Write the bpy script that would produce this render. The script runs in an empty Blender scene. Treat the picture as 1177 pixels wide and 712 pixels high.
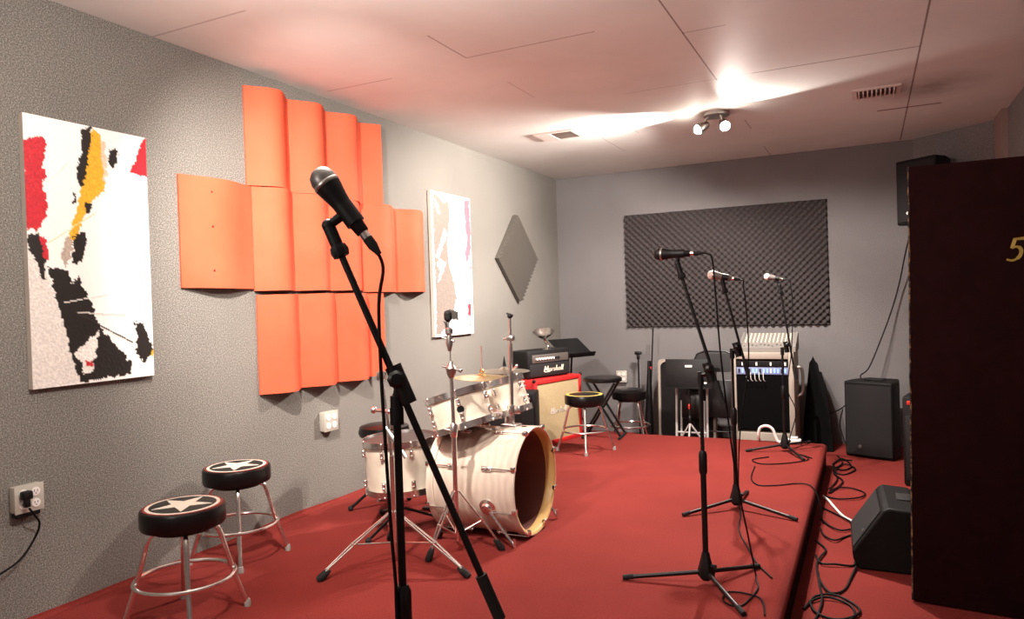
import bpy, bmesh, math, random
from mathutils import Vector, Matrix, Euler, noise
PI = math.pi
S = bpy.context.scene
COL = S.collection
V = Vector
random.seed(7)

# ------------------------------------------------------------------ materials
def lin(c):
    return tuple(((x/255)/12.92 if x/255 <= .04045 else ((x/255+.055)/1.055)**2.4) for x in c) + (1,)
def mat(name, rgb, rough=.5, metal=0., spec=.5, srgb=True, emit=None, estr=0., coat=0.):
    m = bpy.data.materials.new(name); m.use_nodes = True
    b = m.node_tree.nodes['Principled BSDF']
    b.inputs['Base Color'].default_value = lin(rgb) if srgb else (*rgb, 1)
    b.inputs['Roughness'].default_value = rough
    b.inputs['Metallic'].default_value = metal
    b.inputs['Specular IOR Level'].default_value = spec
    b.inputs['Coat Weight'].default_value = coat
    if emit:
        b.inputs['Emission Color'].default_value = (*emit, 1); b.inputs['Emission Strength'].default_value = estr
    return m
class NT:
    def __init__(s, m): s.t = m.node_tree; s.b = s.t.nodes['Principled BSDF']
    def n(s, typ, **kw):
        x = s.t.nodes.new(typ)
        for k, v in kw.items():
            if hasattr(x, k): setattr(x, k, v)
        return x
    def l(s, a, b): s.t.links.new(a, b)
    def math(s, op, a, b=None):
        x = s.n('ShaderNodeMath', operation=op)
        for i, v in enumerate((a, b)):
            if v is None: continue
            if isinstance(v, (int, float)): x.inputs[i].default_value = v
            else: s.l(v, x.inputs[i])
        return x.outputs[0]
    def noise(s, vec, scale, detail=3, rough=.6):
        x = s.n('ShaderNodeTexNoise'); x.inputs['Scale'].default_value = scale
        x.inputs['Detail'].default_value = detail; x.inputs['Roughness'].default_value = rough
        s.l(vec, x.inputs['Vector']); return x.outputs['Fac']
    def ramp(s, f, stops):
        x = s.n('ShaderNodeValToRGB'); e = x.color_ramp.elements
        while len(e) < len(stops): e.new(.5)
        for i, (p, c) in enumerate(stops): e[i].position = p; e[i].color = c
        s.l(f, x.inputs[0]); return x.outputs[0]
    def mix(s, f, a, b, blend='MIX'):
        x = s.n('ShaderNodeMix', data_type='RGBA', blend_type=blend)
        for i, v in ((0, f), (6, a), (7, b)):
            if isinstance(v, (int, float)): x.inputs[i].default_value = v
            elif isinstance(v, tuple): x.inputs[i].default_value = v
            else: s.l(v, x.inputs[i])
        return x.outputs[2]
    def bump(s, h, strength=.3, dist=.01):
        x = s.n('ShaderNodeBump'); x.inputs['Strength'].default_value = strength
        x.inputs['Distance'].default_value = dist; s.l(h, x.inputs['Height']); s.l(x.outputs[0], s.b.inputs['Normal'])
    def obj(s): return s.n('ShaderNodeTexCoord').outputs['Object']

def carpet(name, dark, mid, light, scale, rough=.95, big=.12, bump=.5):
    m = mat(name, (128, 128, 128), rough, spec=.1); t = NT(m); o = t.obj()
    f = t.noise(o, scale, 4, .75)
    c = t.ramp(f, [(.3, lin(dark)), (.5, lin(mid)), (.72, lin(light))])
    g = t.noise(o, 1.3, 3)
    k = t.ramp(g, [(.3, (1-big, 1-big, 1-big, 1)), (.7, (1+big*.3,)*3 + (1,))])
    c = t.mix(1., c, k, 'MULTIPLY')
    t.l(c, t.b.inputs['Base Color']); t.bump(f, bump, .004)
    return m
M = {}
M['wall'] = carpet('wall_carpet', (70, 69, 66), (118, 115, 109), (182, 178, 169), 165, bump=.12)
M['wall_back'] = carpet('back_wall_carpet', (90, 88, 88), (119, 116, 116), (152, 149, 148), 170, bump=.1)
M['floor'] = carpet('red_carpet', (112, 40, 36), (126, 48, 43), (146, 61, 54), 150, big=.2, bump=.15)
M['side_shade'] = carpet('shaded_side_carpet', (22, 8, 8), (34, 12, 12), (46, 18, 16), 160)  # shade on the stage's side put into a darker carpet colour
# ceiling: painted boards with seams
m = mat('ceiling_paint', (214, 206, 201), .6, spec=.1); t = NT(m); o = t.obj()
sep = t.n('ShaderNodeSeparateXYZ'); t.l(o, sep.inputs[0]); X, Y = sep.outputs[0], sep.outputs[1]
def seg(axis, c, a, b, w=.006, k=1.):
    A, B = (X, Y) if axis == 'x' else (Y, X)
    d = t.math('ABSOLUTE', t.math('SUBTRACT', A, c))
    f = t.math('LESS_THAN', d, w)
    f = t.math('MULTIPLY', f, t.math('GREATER_THAN', B, a)); f = t.math('MULTIPLY', f, t.math('LESS_THAN', B, b))
    return t.math('MULTIPLY', f, k)
tot = None
for a in [('x', 1.15, 3.1, 3.49, .005, .5), ('x', 1.15, 4.0, 4.4, .005, .3), ('x', 1.13, 5.6, 6.45, .005, .3), ('y', 3.49, 1.15, 1.9, .006, .45), ('y', 2.42, 0, .62, .006, .35),
          ('y', 2.92, .6, 1.0, .006, -.5), ('x', 2.285, 2.5, 4.68, .0045, .7), ('y', 4.65, 1.7, 2.5, .006, .25), ('y', 4.65, 2.5, 3.4, .006, .7),
          ('x', 3.4, 3.2, 7.45, .005, .75), ('x', 2.28, 5.85, 6.2, .006, .4), ('x', 2.28, 7.0, 7.5, .006, .4), ('y', 6.15, 3.2, 3.62, .016, .8), ('y', 3.57, .1, .6, .006, .4), ('y', 3.75, 2.28, 2.5, .006, .4), ('x', 1.45, 5.5, 5.8, .005, .3)]:
    s_ = seg(*a); tot = s_ if tot is None else t.math('ADD', tot, s_)
stn = t.n('ShaderNodeVectorMath', operation='DISTANCE'); t.l(o, stn.inputs[0]); stn.inputs[1].default_value = (3.5, 5.62, 2.6)
sf = t.math('MULTIPLY', t.math('SUBTRACT', 1., t.math('MINIMUM', t.math('DIVIDE', stn.outputs['Value'], .42), 1.)), t.noise(o, 5, 4))
blot = t.ramp(t.noise(o, 1.1, 4), [(.3, lin((214, 216, 211))), (.7, lin((228, 230, 225)))])
c = t.mix(tot, blot, lin((96, 66, 58))); c = t.mix(t.math('MULTIPLY', sf, 1.1), c, lin((70, 52, 46)))
t.l(c, t.b.inputs['Base Color']); t.bump(t.noise(o, 90, 2), .12, .003); M['ceil'] = m

M['black'] = mat('black_metal', (12, 12, 13), .38, .2)
M['rubber'] = mat('black_rubber', (16, 16, 17), .8)
M['vinyl'] = mat('black_vinyl', (12, 10, 10), .32, spec=.35)
M['plastic'] = mat('black_plastic', (13, 13, 14), .5, spec=.3)
M['cable'] = mat('black_cable', (7, 6, 6), .6, spec=.2)
M['chrome'] = mat('chrome', (240, 236, 232), .22, 1.)
M['steel'] = mat('brushed_steel', (176, 172, 166), .35, 1.)
M['white'] = mat('white_plastic', (232, 228, 222), .5)
M['cream'] = mat('cream_paint', (206, 198, 186), .6)
M['starwhite'] = mat('star_white', (216, 208, 192), .5)
M['ringred'] = mat('ring_red', (128, 34, 26), .45)
M['gold'] = mat('gold_ring', (206, 178, 84), .45)
M['goldpaint'] = mat('gold_number', (196, 166, 84), .4, .3)
M['grille'] = mat('mic_grille_grey', (120, 116, 114), .42, .8)
M['brightgrille'] = mat('mic_grille_bright', (236, 230, 224), .45, .1); M['mic_lit_body'] = mat('mic_body_highlight_grey', (120, 114, 110), .35, .5)  # body: highlights from above put into a lighter grey
M['redmark'] = mat('red_tape', (196, 40, 32), .5)
M['orangefoam'] = None
M['shell'] = None
m = mat('cream_pearl_wrap', (214, 200, 180), .28, coat=.3); t = NT(m); o = t.obj()
w = t.n('ShaderNodeTexWave', wave_type='BANDS', bands_direction='X'); w.inputs['Scale'].default_value = 7; w.inputs['Distortion'].default_value = 6; w.inputs['Detail'].default_value = 1
t.l(o, w.inputs[0]); t.l(t.ramp(w.outputs['Fac'], [(0, lin((208, 192, 175))), (1, lin((219, 204, 187)))]), t.b.inputs['Base Color']); M['pearl'] = m
m = mat('cream_wrap', (216, 205, 186), .3, coat=.3); t = NT(m); o = t.obj()
t.l(t.ramp(t.noise(o, 6, 3), [(.3, lin((206, 192, 172))), (.7, lin((224, 214, 196)))]), t.b.inputs['Base Color']); M['wrap'] = m
M['hoopwood'] = mat('pale_wood_hoop', (216, 178, 112), .4)
M['interior'] = mat('dark_shell_interior', (116, 66, 60), .6)
M['head'] = mat('drum_head_clear', (150, 132, 118), .25)
M['darkhead'] = mat('dark_drum_head', (64, 54, 52), .35)
M['carpet_reflect_head'] = mat('lower_head_reflection', (120, 60, 52), .12, coat=.4)  # reflection of the red carpet put into the head's colour
M['brass'] = mat('cymbal_brass', (196, 164, 112), .3, .9)
M['bronze'] = mat('aged_cymbal', (150, 140, 126), .35, .85)
m = mat('orange_foam', (228, 98, 62), .7, spec=.2); t = NT(m); o = t.obj()
t.l(t.ramp(t.noise(o, 3, 3), [(.3, lin((206, 85, 57))), (.7, lin((214, 94, 65)))]), t.b.inputs['Base Color']); t.bump(t.noise(o, 220, 2), .15, .002); M['orangefoam'] = m
def foam(name, rgb):
    m = mat(name, rgb, .95, spec=.1); t = NT(m); o = t.obj(); t.bump(t.noise(o, 180, 2), .4, .003); return m
M['foam'] = foam('charcoal_foam', (68, 63, 63)); M['greyfoam'] = foam('grey_foam', (92, 88, 82))
M['redtolex'] = mat('red_tolex', (196, 34, 34), .5)
m = mat('beige_grille_cloth', (178, 160, 120), .85); t = NT(m); o = t.obj()
t.l(t.ramp(t.noise(o, 260, 2), [(.35, lin((150, 132, 96))), (.65, lin((192, 174, 134)))]), t.b.inputs['Base Color']); M['cloth'] = m
m = mat('black_grille_cloth', (24, 23, 24), .8); t = NT(m); o = t.obj()
t.l(t.ramp(t.noise(o, 300, 2), [(.35, lin((7, 7, 8))), (.65, lin((20, 19, 19)))]), t.b.inputs['Base Color']); M['blackcloth'] = m
M['tolex'] = mat('black_tolex', (13, 12, 13), .6, spec=.3)
M['panelgrey'] = mat('amp_panel_grey', (120, 112, 106), .4, .6)
M['greypaint'] = mat('light_grey_paint', (186, 182, 178), .4)
M['rackcream'] = mat('rack_cream', (152, 143, 131), .6); M['mixerbody'] = mat('mixer_body', (122, 118, 112), .6); M['tipgrey'] = mat('worn_rubber_tip', (150, 144, 138), .7)
M['silver'] = mat('silver_dish', (200, 194, 188), .22, 1.)
m = mat('dark_brown_door', (34, 12, 12), .8, spec=.05); t = NT(m); o = t.obj()
t.l(t.ramp(t.noise(o, 14, 4), [(.3, lin((27, 9, 10))), (.7, lin((35, 12, 13)))]), t.b.inputs['Base Color']); M['door'] = m
m = mat('raw_door_edge', (140, 104, 70), .8); t = NT(m); o = t.obj()
t.l(t.ramp(t.noise(o, 30, 4), [(.45, lin((34, 16, 14))), (.68, lin((160, 124, 84)))]), t.b.inputs['Base Color']); M['dooredge'] = m
M['trim'] = mat('trim_paint', (138, 120, 112), .6)
M['vent'] = mat('vent_white', (212, 200, 192), .5); M['ventdark'] = mat('vent_dark', (92, 82, 74), .8)
M['bulb'] = mat('bulb_glow', (255, 240, 220), .5, emit=(1, .88, .78), estr=120)
M['led'] = mat('blue_led', (90, 130, 230), .4, emit=(.25, .4, 1), estr=1.2)
M['bluepanel'] = mat('bluegrey_panel', (122, 132, 168), .45)
M['rackinside'] = mat('rack_black', (9, 9, 10), .9, spec=.05)
M['bag'] = mat('gig_bag_nylon', (10, 10, 11), .9, spec=.15)
M['greyshell'] = mat('dark_grey_shell', (15, 14, 14), .6, spec=.2)
M['switchgrey'] = mat('grey_metal_box', (186, 182, 170), .5, .2)

# ------------------------------------------------------------------ mesh builder
class MB:
    def __init__(s): s.v = []; s.f = []; s.mi = []
    def add(s, vs, fs, mi=0):
        o = len(s.v); s.v += [V(p) for p in vs]; s.f += [tuple(i+o for i in f) for f in fs]; s.mi += [mi]*len(fs); return s
    def bm(s, b, mi=0, mtx=None):
        b.verts.index_update(); vs = [(mtx @ x.co if mtx else x.co.copy()) for x in b.verts]
        s.add(vs, [[x.index for x in f.verts] for f in b.faces], mi); b.free(); return s
    def box(s, lo, hi, mi=0, bev=0., mtx=None, seg=2):
        b = bmesh.new(); bmesh.ops.create_cube(b, size=1)
        lo, hi = V(lo), V(hi); c = (lo+hi)/2; d = hi-lo
        for x in b.verts: x.co = V((x.co.x*d.x+c.x, x.co.y*d.y+c.y, x.co.z*d.z+c.z))
        if bev: bmesh.ops.bevel(b, geom=b.edges[:], offset=bev, segments=seg, profile=.5, affect='EDGES')
        return s.bm(b, mi, mtx)
    def cyl(s, a, b, r, r2=None, n=16, mi=0):
        return s.lathe([(r, 0), (r if r2 is None else r2, (V(b)-V(a)).length)], n, a, V(b)-V(a), mi)
    def lathe(s, prof, n=24, org=(0, 0, 0), axis=(0, 0, 1), mi=0, cap=True):
        q = V(axis).normalized().to_track_quat('Z', 'Y').to_matrix(); o = V(org); vs = []; fs = []
        for r, z in prof:
            for k in range(n):
                a = 2*PI*k/n; vs.append(o + q @ V((r*math.cos(a), r*math.sin(a), z)))
        for i in range(len(prof)-1):
            for k in range(n):
                k2 = (k+1) % n; fs.append((i*n+k, i*n+k2, (i+1)*n+k2, (i+1)*n+k))
        if cap:
            if prof[0][0] > 1e-5: fs.append(tuple(range(n-1, -1, -1)))
            if prof[-1][0] > 1e-5: fs.append(tuple((len(prof)-1)*n+k for k in range(n)))
        return s.add(vs, fs, mi)
    def ball(s, c, r, mi=0, n=16, sc=(1, 1, 1)):
        b = bmesh.new(); bmesh.ops.create_uvsphere(b, u_segments=n, v_segments=max(6, n//2), radius=r)
        for x in b.verts: x.co = V((x.co.x*sc[0], x.co.y*sc[1], x.co.z*sc[2])) + V(c)
        return s.bm(b, mi)
    def tube(s, pts, r, n=8, mi=0, closed=False):
        P = [V(p) for p in pts]; m = len(P); vs = []; fs = []
        T = []
        for i in range(m):
            a = P[i-1] if (i > 0 or closed) else P[i]; b = P[(i+1) % m] if (i < m-1 or closed) else P[i]
            T.append((b-a).normalized())
        up = V((0, 0, 1)) if abs(T[0].z) < .9 else V((1, 0, 0)); N = T[0].cross(up).normalized()
        for i in range(m):
            N = (N - T[i]*N.dot(T[i])).normalized(); B = T[i].cross(N)
            rr = r[i] if isinstance(r, (list, tuple)) else r
            for k in range(n):
                a = 2*PI*k/n; vs.append(P[i] + (N*math.cos(a)+B*math.sin(a))*rr)
        for i in range(m if closed else m-1):
            j = (i+1) % m
            for k in range(n):
                k2 = (k+1) % n; fs.append((i*n+k, i*n+k2, j*n+k2, j*n+k))
        if not closed: fs += [tuple(range(n-1, -1, -1)), tuple((m-1)*n+k for k in range(n))]
        return s.add(vs, fs, mi)
    def prism(s, poly, h, mtx=None, mi=0):
        n = len(poly); vs = [V((x, y, 0)) for x, y in poly] + [V((x, y, h)) for x, y in poly]
        if mtx: vs = [mtx @ p for p in vs]
        return s.add(vs, [tuple(range(n-1, -1, -1)), tuple(range(n, 2*n))] + [(i, (i+1) % n, n+(i+1) % n, n+i) for i in range(n)], mi)
    def build(s, name, mats, parent=None, smooth=True, angle=35, fix=True):
        me = bpy.data.meshes.new(name)
        off = V(parent['_o']) if parent is not None and '_o' in parent else V()
        me.from_pydata([tuple(p-off) for p in s.v], [], s.f)
        for x in (mats if isinstance(mats, (list, tuple)) else [mats]): me.materials.append(x)
        me.polygons.foreach_set('material_index', s.mi)
        if fix:
            b = bmesh.new(); b.from_mesh(me); bmesh.ops.recalc_face_normals(b, faces=b.faces[:]); b.to_mesh(me); b.free()
        if smooth:
            me.polygons.foreach_set('use_smooth', [True]*len(me.polygons)); me.set_sharp_from_angle(angle=math.radians(angle))
        me.update()
        o = bpy.data.objects.new(name, me); COL.objects.link(o)
        if parent is not None:
            o.parent = parent
            if '_o' in parent: o['_o'] = parent['_o']
        return o
def spline(pts, k=6, closed=False):
    P = [V(p) for p in pts]; out = []; n = len(P)
    g = (lambda i: P[i % n]) if closed else (lambda i: P[max(0, min(n-1, i))])
    for i in range(n if closed else n-1):
        a, b, c, d = g(i-1), g(i), g(i+1), g(i+2)
        for j in range(k):
            t = j/k; out.append(.5*((2*b)+(c-a)*t+(2*a-5*b+4*c-d)*t*t+(3*b-a-3*c+d)*t**3))
    if not closed: out.append(P[-1])
    return out
ORG = {}
def thing(name, label, cat, loc, group=None):
    o = bpy.data.objects.new(name, None); COL.objects.link(o); o.location = loc; o['_o'] = list(loc); o.empty_display_size = .05
    o['label'] = label; o['category'] = cat
    if group: o['group'] = group
    return o
def tag(o, label, cat, group=None):
    o['label'] = label; o['category'] = cat
    if group: o['group'] = group
    return o
def struct(o): o['kind'] = 'structure'; return o
def dup(root, loc, rz, label, group=None):
    r = root.copy(); COL.objects.link(r); r.location = loc; r.rotation_euler = (0, 0, rz); r['label'] = label
    if group: r['group'] = group
    for ch in list(root.children):
        c = ch.copy(); COL.objects.link(c); c.parent = r
        for g in list(ch.children):
            d = g.copy(); COL.objects.link(d); d.parent = c
    return r
def RZ(a, at=(0, 0, 0)): return Matrix.Translation(V(at)) @ Matrix.Rotation(a, 4, 'Z')

# ------------------------------------------------------------------ camera
cam = bpy.data.cameras.new('camera'); co = bpy.data.objects.new('camera', cam); COL.objects.link(co)
yaw, pitch, roll = .459, -.011, -.032
f = V((-math.sin(yaw)*math.cos(pitch), math.cos(yaw)*math.cos(pitch), math.sin(pitch)))
r = V((math.cos(yaw), math.sin(yaw), 0)); u = r.cross(f)
r2 = r*math.cos(roll)+u*math.sin(roll); u2 = -r*math.sin(roll)+u*math.cos(roll)
mt = Matrix((r2, u2, -f)).transposed().to_4x4(); mt.translation = V((3.108, 0, 1.248)); co.matrix_world = mt
cam.sensor_width = 36; cam.lens = 829.8/1177*36; cam.clip_start = .05; S.camera = co

# ------------------------------------------------------------------ room shell
FZ, H, D = -.2, 2.6, 7.5
def slab(name, lo, hi, m, bev=0): return struct(MB().box(lo, hi, 0, bev).build(name, m))
slab('floor', (-.1, -1.6, FZ-.08), (4.2, D+.1, FZ), M['floor'])
slab('ceiling', (-.1, -1.6, H), (4.2, D+.1, H+.08), M['ceil'])
slab('wall_left', (-.1, -1.6, FZ), (0, D+.1, H), M['wall'])
slab('wall_back', (0, D, FZ), (3.51, D+.1, H), M['wall_back'])
slab('wall_right', (4.09, -1.6, FZ), (4.19, 7.03, H), M['wall_back'])
slab('wall_rear', (0, -1.6, FZ), (4.09, -1.5, H), M['wall_back'])
cw = MB(); cw.prism([(3.5, 7.5), (4.09, 7.02), (4.19, 7.1), (3.6, 7.6)], H-FZ, Matrix.Translation((0, 0, FZ))); struct(cw.build('wall_corner', M['wall_back'], smooth=False))
slab('trim_1', (4.05, 6.62, FZ), (4.09, 6.98, H), M['trim'])
# stage: raised carpeted platform with rounded nosing, carpet sides below coloured dark for their shade
sx, sy = 2.775, 6.45
b = bmesh.new(); bmesh.ops.create_cube(b, size=1)
for x in b.verts: x.co = V(((x.co.x+.5)*sx, (x.co.y+.5)*(sy+1.4)-1.4, (x.co.z+.5)*.05-.05))
ed = [e for e in b.edges if all(abs(x.co.z) < 1e-4 for x in e.verts) and (all(x.co.x > 2 for x in e.verts) or all(x.co.y > 6 for x in e.verts))]
bmesh.ops.bevel(b, geom=ed, offset=.048, segments=6, profile=.5, affect='EDGES')
stage = struct(MB().bm(b).build('floor_stage', M['floor'], angle=60))
sk = MB().box((0, -1.4, FZ), (sx-.012, sy-.012, -.05)).build('stage_side', M['side_shade'], stage)
# carpet cove where the stage meets the left wall
cv = MB(); pr = [(0, .028), (.006, .012), (.018, .004), (.045, .0012), (0, .0012)]
n_ = 40; vs = []; fs = []
for k in range(n_+1):
    y = -1.4+(sy+1.4)*k/n_; w_ = .7+.5*noise.noise(V((0, y*1.7, 0)))
    vs += [(px*w_, y, pz*w_) for px, pz in pr]
for k in range(n_):
    for j in range(4): fs.append((k*5+j, k*5+j+1, k*5+j+6, k*5+j+5))
struct(cv.add(vs, fs).build('trim_2', M['floor']))

# ------------------------------------------------------------------ ceiling fixtures
def vent(name, lo, hi, label, split):
    t = thing(name, label, 'vent', ((lo[0]+hi[0])/2, (lo[1]+hi[1])/2, H))
    z0 = H-.012; b = MB(); w = .028
    b.box((lo[0], lo[1], z0), (hi[0], lo[1]+w, H)); b.box((lo[0], hi[1]-w, z0), (hi[0], hi[1], H))
    b.box((lo[0], lo[1]+w, z0), (lo[0]+w, hi[1]-w, H)); b.box((hi[0]-w, lo[1]+w, z0), (hi[0], hi[1]-w, H))
    if split: b.box((lo[0]+w, lo[1]+w, z0), (lo[0]+split, hi[1]-w, H))
    b.build('frame', M['vent'], t, smooth=False)
    MB().box((lo[0]+w, lo[1]+w, H-.003), (hi[0]-w, hi[1]-w, H-.001)).build('backing', M['ventdark'], t, smooth=False)
    a, c = lo[0]+max(w, split), hi[0]-w; n = 9
    for k in range(n):
        x = a+(c-a)*(k+.5)/n; y0, y1 = lo[1]+w, hi[1]-w
        if split:
            y = y0+(y1-y0)*(k+.5)/n
            MB().add([(a, y-.006, H-.004), (c, y-.006, H-.004), (c, y+.006, H-.011), (a, y+.006, H-.011)], [(0, 1, 2, 3)]).build('slat', M['ventdark'], t, smooth=False)
        else:
            MB().box((x-.004, y0, H-.03), (x+.004, y1, H-.003)).build('slat', M['vent'], t, smooth=False)
    return t
vent('ceiling_vent', (.70, 5.36), (1.04, 5.64), 'ceiling vent with a half blank white frame near left wall', .13)
vent('ceiling_vent', (3.04, 5.41), (3.335, 5.66), 'white louvred ceiling vent by the dark stain near right side', 0)
L0 = V((2.13, 5.5, H))
t = thing('ceiling_spotlight', 'lit two headed spotlight on a round ceiling plate', 'ceiling light', L0)
MB().lathe([(.088, -.03), (.095, -.026), (.095, 0)], 32, L0).build('mounting_plate', M['steel'], t)
heads = [(V((2.03, 5.47, 2.50)), V((-.8, -.45, -.5))), (V((2.19, 5.45, 2.495)), V((.35, -.75, -.6)))]
for p, d in heads:
    d = d.normalized()
    MB().cyl((L0.x+(p.x-L0.x)*.55, p.y, H-.025), p, .008, n=10).build('arm', M['steel'], t)
    hd = MB().lathe([(.012, -.055), (.026, -.045), (.034, -.01), (.04, .035), (.037, .035), (.03, -.01), (.012, -.03)], 20, p, d, cap=False).build('lamp_head', M['steel'], t)
    MB().ball(p+d*.036, .032).build('bulb', M['bulb'], hd)
def lamp(typ, name, loc, energy, col=(1, .84, .70), size=.05, dirv=None, ang=None, blend=.3):
    l = bpy.data.lights.new(name, typ); l.energy = energy; l.color = col
    if typ != 'SUN': l.shadow_soft_size = size
    if ang: l.spot_size = math.radians(ang); l.spot_blend = blend
    o = bpy.data.objects.new(name, l); COL.objects.link(o); o.location = loc
    if dirv: o.rotation_euler = V(dirv).to_track_quat('-Z', 'Y').to_euler()
    return o
WARM = (1, .89, .82)
for p, d in heads:
    lamp('SPOT', 'spot_lamp', p+d.normalized()*.07, 300, WARM, .03, (d.x*.5-.2, .25, -1), 150, .35)
lamp('SPOT', 'wall_spot_lamp', (1.93, 5.43, 2.44), 200, WARM, .03, (-1.9, -.1, -.55), 100, .9)
lamp('SPOT', 'ceiling_wash_left', (1.96, 5.40, 2.40), 64, WARM, .012, (-.9, -.02, .60), 62, .5)
lamp('SPOT', 'ceiling_wash_right', (2.26, 5.38, 2.40), 30, WARM, .012, (.6, -.8, .48), 78, .4)
# second fixture of the same kind over the camera end of the room (above the frame), then an added fill lamp
lamp('POINT', 'room_and_fill_lamp', (1.75, 1.6, 2.15), 85, WARM, .04)
lamp('SPOT', 'wall_spot_lamp', (1.2, 1.9, 2.32), 380, WARM, .04, (-1.1, 2.1, -1.25), 98, 1.)
lamp('POINT', 'room_and_fill_lamp', (1.5, -.5, 1.8), 34, WARM, .1)  # fill lamp added behind the camera to brighten the ceiling, no fixture

# ------------------------------------------------------------------ left wall: paintings
def inpoly(x, y, P):
    c = False; n = len(P)
    for i in range(n):
        (x1, y1), (x2, y2) = P[i], P[i-1]
        if (y1 > y) != (y2 > y) and x < (x2-x1)*(y-y1)/(y2-y1)+x1: c = not c
    return c
def homog(q):
    # unit square (u right, v down) -> quad TL TR BR BL
    import itertools
    A = []
    for (U, W), (x, y) in zip(((0, 0), (1, 0), (1, 1), (0, 1)), q):
        A.append([U, W, 1, 0, 0, 0, -U*x, -W*x, x]); A.append([0, 0, 0, U, W, 1, -U*y, -W*y, y])
    for i in range(8):
        p = max(range(i, 8), key=lambda k: abs(A[k][i])); A[i], A[p] = A[p], A[i]
        A[i] = [z/A[i][i] for z in A[i]]
        for k in range(8):
            if k != i: m_ = A[k][i]; A[k] = [a-m_*b_ for a, b_ in zip(A[k], A[i])]
    h = [A[i][8] for i in range(8)]
    return lambda U, W: ((h[0]*U+h[1]*W+h[2])/(h[6]*U+h[7]*W+1), (h[3]*U+h[4]*W+h[5])/(h[6]*U+h[7]*W+1))
mp = mat('canvas_paint', (240, 236, 230), .45); t = NT(mp); at = t.n('ShaderNodeVertexColor'); at.layer_name = 'paint'; t.l(at.outputs[0], t.b.inputs['Base Color'])
def painting(y0, y1, z0, z1, quad, base, shapes, nx, nz, jit, name, label, lines=()):
    F = homog(quad); b = MB(); cols = []
    for j in range(nz+1):
        for i in range(nx+1):
            U, W = i/nx, j/nz; x, y = F(U, W)
            p = V((U*26, W*44, 3.1)); jx = jit*(noise.noise(p)+.6*noise.noise(p*3.1)); jy = jit*(noise.noise(p+V((9, 4, 1)))+.6*noise.noise(p*3.3))
            c, h = base, .0004*noise.noise(p*2)
            for poly, col, hh in shapes:
                if inpoly(x+jx, y+jy, poly):
                    c, h = col, .3*hh*(1+.9*noise.noise(p*2.6)+.5*noise.noise(p*6)); 
                    k = 1+.16*noise.noise(p*4.0); c = tuple(min(255, z*k) for z in col)
            for (ax, ay), (bx, by), w_, col in lines:
                dx, dy = bx-ax, by-ay; tt = max(0, min(1, ((x-ax)*dx+(y-ay)*dy)/(dx*dx+dy*dy)))
                if math.hypot(x-ax-tt*dx, y-ay-tt*dy) < w_: c, h = col, .003
            cols.append(lin(c)); b.v.append(V((.032+h, y0+(y1-y0)*U, z1+(z0-z1)*W)))
    for j in range(nz):
        for i in range(nx):
            a = j*(nx+1)+i; b.f.append((a, a+nx+1, a+nx+2, a+1)); b.mi.append(0)
    o = tag(b.build(name, mp, angle=60, fix=False), label, 'painting')
    ca = o.data.color_attributes.new('paint', 'FLOAT_COLOR', 'POINT'); ca.data.foreach_set('color', [z for c in cols for z in c])
    o['_o'] = [0, 0, 0]
    MB().box((.002, y0, z0), (.0305, y1, z1)).build('canvas_frame', M['cream'], o, smooth=False)
    return o
BK, RD, YL = (30, 25, 22), (190, 36, 48), (222, 168, 44)
painting(1.775, 2.335, .95, 2.085, [(46, 58), (325, 110), (355, 655), (85, 685)], (244, 240, 234), [
    ([(64, 345), (90, 345), (112, 430), (150, 540), (190, 668), (80, 690)], (222, 216, 208), .0004),
    ([(48, 120), (70, 115), (95, 112), (100, 130), (95, 170), (103, 205), (94, 225), (108, 262), (106, 290), (85, 325), (60, 328), (54, 240)], RD, .004),
    ([(318, 108), (330, 115), (332, 202), (292, 192), (305, 150)], RD, .002),
    ([(92, 338), (104, 345), (108, 365), (113, 395), (104, 396), (96, 372)], RD, .003),
    ([(205, 92), (222, 105), (235, 160), (232, 235), (195, 270), (182, 320), (165, 352), (156, 340), (170, 290), (185, 205), (192, 150)], YL, .003),
    ([(222, 118), (232, 122), (240, 190), (234, 230)], (232, 196, 170), .002),
    ([(180, 95), (200, 86), (204, 115), (196, 150), (194, 180), (186, 222), (176, 226), (168, 200), (180, 150)], BK, .005),
    ([(165, 238), (172, 238), (170, 262), (164, 260)], BK, .004),
    ([(243, 138), (258, 138), (264, 165), (250, 182), (242, 165)], BK, .005),
    ([(192, 262), (208, 262), (202, 288), (190, 286)], BK, .004),
    ([(150, 335), (165, 350), (160, 390), (150, 412), (140, 390)], (176, 160, 146), .003),
    ([(168, 335), (192, 330), (196, 362), (186, 397), (164, 402)], BK, .004),
    ([(62, 335), (92, 333), (100, 370), (107, 442), (100, 440), (84, 392), (68, 370)], BK, .004),
    ([(110, 410), (155, 415), (165, 450), (178, 425), (193, 460), (210, 490), (222, 530), (242, 560), (272, 590), (302, 625), (300, 655), (250, 657), (215, 668), (190, 668), (168, 610), (150, 540), (128, 470)], BK, .005),
    ([(172, 607), (200, 580), (228, 552), (222, 600), (216, 645), (195, 655), (190, 625)], (236, 230, 222), .003),
    ([(203, 622), (217, 622), (216, 634), (204, 634)], RD, .003),
    ([(308, 533), (326, 538), (352, 590), (348, 607), (330, 630), (312, 600), (316, 570)], BK, .004),
    ([(346, 598), (356, 598), (356, 610), (347, 610)], YL, .003)],
    110, 220, 6, 'abstract_painting', 'large white abstract painting with red yellow and black strokes, left end of wall',
    [((172, 512), (305, 580), 1.6, (40, 34, 30)), ((150, 490), (250, 470), 1.2, (226, 220, 212)), ((180, 512), (285, 518), 1.4, (214, 206, 196)), ((95, 225), (150, 170), 1.3, (236, 226, 220)), ((110, 355), (215, 285), 1.2, (226, 206, 150))])
GB = (128, 118, 110)
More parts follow.
